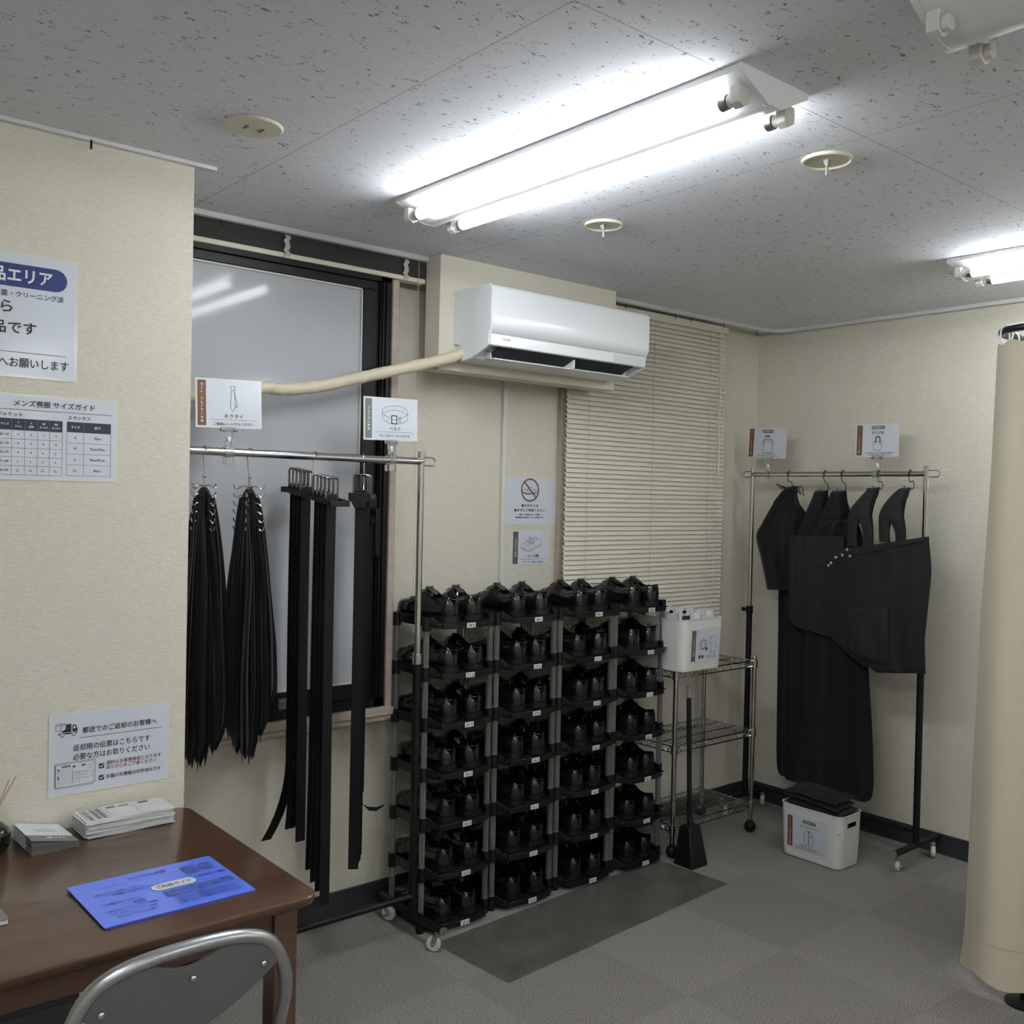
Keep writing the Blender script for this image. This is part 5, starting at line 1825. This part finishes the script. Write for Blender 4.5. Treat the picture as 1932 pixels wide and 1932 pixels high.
# return notice
o, s = sheet_thing('wall_notice', 'laminated return notice with a truck drawing just above the desk', 'sign', .300, .206, (.836, 2.5785, .8635), FACE_Y, margin=.005)
s.text('lettering', M_INK, '郵送でのご返却のお客様へ', .173, .048, .0155, .187, bold=.03)
s.line('lettering', M_INK, [(.073, .0665), (.280, .0665)], .0011)
s.text('lettering', M_INK, '返却用の伝票はこちらです', .153, .0905, .0165, .192, bold=.02)
s.text('lettering', M_INK, '必要な方はお取りください', .153, .1135, .0165, .192, bold=.02)
s.text('warning_lettering', M_BROWN, '送料はお客様負担となります', .209, .1395, .0105, .140, bold=.025)
s.text('warning_lettering', M_BROWN, 'あらかじめご了承ください', .203, .1515, .0105, .128, bold=.025)
s.text('lettering', M_INK, 'お届け先情報は印字済みです', .209, .1745, .0105, .140, bold=.025)
for y in (.1455, .1755):
    s.rrect('tick_box', M_INK, .1205, y - .0065, .1335, y + .0065, .0015)
    s.line('tick', M_WINK, [(.1233, y - .0003), (.1262, y + .0030), (.1312, y - .0036)], .0018, 2)
# truck
s.rect('drawing', M_INK, .040, .0285, .0525, .0485)
s.poly('drawing', M_INK, [(.055, .031), (.055, .0485), (.067, .0485), (.067, .0415), (.0625, .031)])
s.poly('drawing_fill', M_PAPER, [(.0575, .034), (.0575, .0405), (.0635, .0405), (.061, .034)], 1)
s.rect('drawing', M_INK, .022, .0495, .067, .0535)
s.poly('drawing', M_INK, [(.033, .0435), (.040, .0395), (.040, .0485), (.030, .0485)])
for x in (.0315, .0585):
    s.disc('drawing_fill', M_PAPER, x, .0545, .0062, .0062, 1)
    s.ring('drawing', M_INK, x, .0545, .0044, .0044, .0013, 2, 20)
s.poly('drawing_fill', M_PAPER, [(.016, .028), (.026, .0245), (.038, .027), (.038, .041), (.027, .0455), (.016, .0415)], 1)
s.line('drawing', M_INK, [(.016, .028), (.026, .0245), (.038, .027), (.038, .041), (.027, .0455), (.016, .0415)], .0009, 2, closed=True)
s.line('drawing', M_INK, [(.016, .028), (.027, .0315), (.038, .027)], .0009, 2)
s.line('drawing', M_INK, [(.027, .0315), (.027, .0455)], .0009, 2)
s.line('drawing', M_INK, [(.021, .0262), (.0325, .0292), (.0325, .033)], .0009, 2)
# slip drawing
for dx, dy in ((-.004, -.002), (.004, -.002), (-.002, .003)):
    s.line('drawing', M_DGREY, [(.018 + dx, .127 + dy), (.108 + dx, .127 + dy), (.108 + dx, .184 + dy), (.018 + dx, .184 + dy)], .0008, 1, closed=True)
s.rrect('drawing', M_INK, .016, .1275, .108, .184, .005, 2)
s.rrect('drawing_fill', M_CARDW, .0168, .1283, .1072, .1832, .0045, 3)
s.text('drawing', M_INK, '宅急便', .040, .1335, .0045, .022, bold=.05, lv=5)
for y in (.1390, .1445, .150, .1555, .161, .1665, .172, .177):
    s.line('drawing', M_DGREY, [(.021, y), (.056, y)], .0006, 4)
s.line('drawing', M_DGREY, [(.021, .139), (.021, .179)], .0006, 4)
s.line('drawing', M_DGREY, [(.056, .134), (.056, .180)], .0006, 4)
s.line('drawing', M_DGREY, [(.057, .152), (.104, .152), (.104, .167), (.057, .167)], .0006, 4, closed=True)
for x in (.066, .072, .078, .084, .090):
    s.line('drawing', M_DGREY, [(x, .152), (x, .167)], .0005, 4)
s.line('drawing', M_DGREY, [(.057, .159), (.104, .159)], .0005, 4)
s.line('drawing', M_DGREY, [(.064, .136), (.094, .136), (.094, .150), (.057, .150)], .0005, 4)
s.rect('drawing', M_INK, .0575, .134, .063, .1385, 5)
s.rect('drawing', M_DGREY, .078, .1335, .087, .138, 5)
s.rect('drawing', M_INK, .0215, .139, .025, .143, 5)
s.rect('drawing', M_INK, .0215, .158, .0245, .164, 5)
for k in range(5):
    s.line('drawing', M_DGREY, [(.098, .134 + .003 * k), (.102, .134 + .003 * k)], .0008, 5)
s.line('drawing', M_DGREY, [(.058, .170), (.072, .170), (.072, .176), (.058, .176)], .0006, 4, closed=True)
s.build_on(o)
# heel notice
o, s = sheet_thing('wall_notice', 'notice with a brown crossed circle over a shoe, beside the blind', 'sign', .292, .203, (2.696, 3.0985, 1.5145), FACE_Y, margin=.007)
s.ring('prohibition_mark', M_BROWN, .142, .056, .0465, .0455, .006, 4, 48)
s.line('prohibition_mark', M_BROWN, [(.110, .022), (.176, .088)], .006, 4)
s.curve('drawing', M_INK, [(.099, .058), (.112, .054), (.124, .057), (.132, .049), (.139, .043), (.150, .045), (.166, .055), (.176, .054), (.182, .062), (.178, .066), (.160, .066), (.140, .070), (.118, .069), (.102, .064), (.099, .058)], .0018)
s.curve('drawing', M_INK, [(.099, .064), (.116, .072), (.140, .073), (.178, .069)], .003)
s.curve('drawing', M_INK, [(.122, .060), (.130, .061), (.134, .055), (.146, .062)], .0012)
s.curve('drawing', M_INK, [(.160, .060), (.168, .058), (.174, .063)], .0012)
s.text('lettering', M_INK, '靴のかかとは', .143, .121, .0118, .092, bold=.04)
s.text('lettering', M_INK, '踏まずにご利用ください', .143, .1405, .0118, .172, bold=.04)
s.text('lettering', M_INK, '※著しい破損があった場合、', .143, .1585, .0075, .122, bold=.03)
s.text('lettering', M_INK, '修理費用を請求することがあります', .143, .1705, .0075, .158, bold=.03)
s.build_on(o)
# shoe notice
o, s = sheet_thing('wall_notice', 'notice with a grey band and a pair of laced shoes drawn', 'sign', .207, .1435, (2.703, 3.0985, 1.320), FACE_Y, margin=.003)
band_text(s, M_DGREY, 'フルプラン専用', .58, .006, .034, .005, .139)
dr = lambda pts, wd=.0012: s.curve('drawing', M_INK, pts, wd)
def shoe_draw(ox, oy, lv):
    s.poly('drawing_fill', M_PAPER, [(ox + x, oy + .82 * y) for x, y in ((.000, .052), (.004, .038), (.022, .026), (.040, .006), (.048, -.004), (.060, .004), (.082, -.002), (.090, .008), (.092, .030), (.088, .040), (.062, .048), (.036, .061), (.012, .061))], lv - .6)
    dr = lambda pts, wd=.0012: s.curve('drawing', M_INK, pts, wd, lv)
    dr([(ox + .000, oy + .82 * (.050)), (ox + .004, oy + .82 * (.038)), (ox + .022, oy + .82 * (.026)), (ox + .040, oy + .82 * (.006)), (ox + .048, oy - .82 * (.004)), (ox + .060, oy + .82 * (.004)), (ox + .082, oy - .82 * (.002)), (ox + .090, oy + .82 * (.008)), (ox + .092, oy + .82 * (.026)), (ox + .084, oy + .82 * (.030))])
    dr([(ox + .000, oy + .82 * (.050)), (ox + .012, oy + .82 * (.056)), (ox + .034, oy + .82 * (.056)), (ox + .060, oy + .82 * (.042)), (ox + .078, oy + .82 * (.034)), (ox + .084, oy + .82 * (.030))])
    dr([(ox - .001, oy + .82 * (.052)), (ox + .012, oy + .82 * (.061)), (ox + .036, oy + .82 * (.061)), (ox + .062, oy + .82 * (.048)), (ox + .072, oy + .82 * (.042)), (ox + .088, oy + .82 * (.040)), (ox + .092, oy + .82 * (.028))])
    dr([(ox + .022, oy + .82 * (.027)), (ox + .031, oy + .82 * (.036)), (ox + .032, oy + .82 * (.054))])
    dr([(ox + .030, oy + .82 * (.018)), (ox + .044, oy + .82 * (.026)), (ox + .060, oy + .82 * (.024))])
    for k in range(4):
        s.line('drawing', M_INK, [(ox + .036 + .005 * k, oy + .82 * (.020 - .006 * k)), (ox + .048 + .004 * k, oy + .82 * (.022 - .006 * k))], .0018, lv)
shoe_draw(.049, .030, 1)
shoe_draw(.068, .037, 3)
s.text('lettering', M_INK, 'メンズ靴', .118, .107, .0125, .064, bold=.04)
s.line('lettering', M_INK, [(.044, .121), (.190, .121)], .0011)
s.text('lettering', M_INK, 'サイズ：25cm〜28cm', .118, .132, .0085, .112, bold=.02)
s.build_on(o)


bpy.data.scenes.remove(tmp_scene)
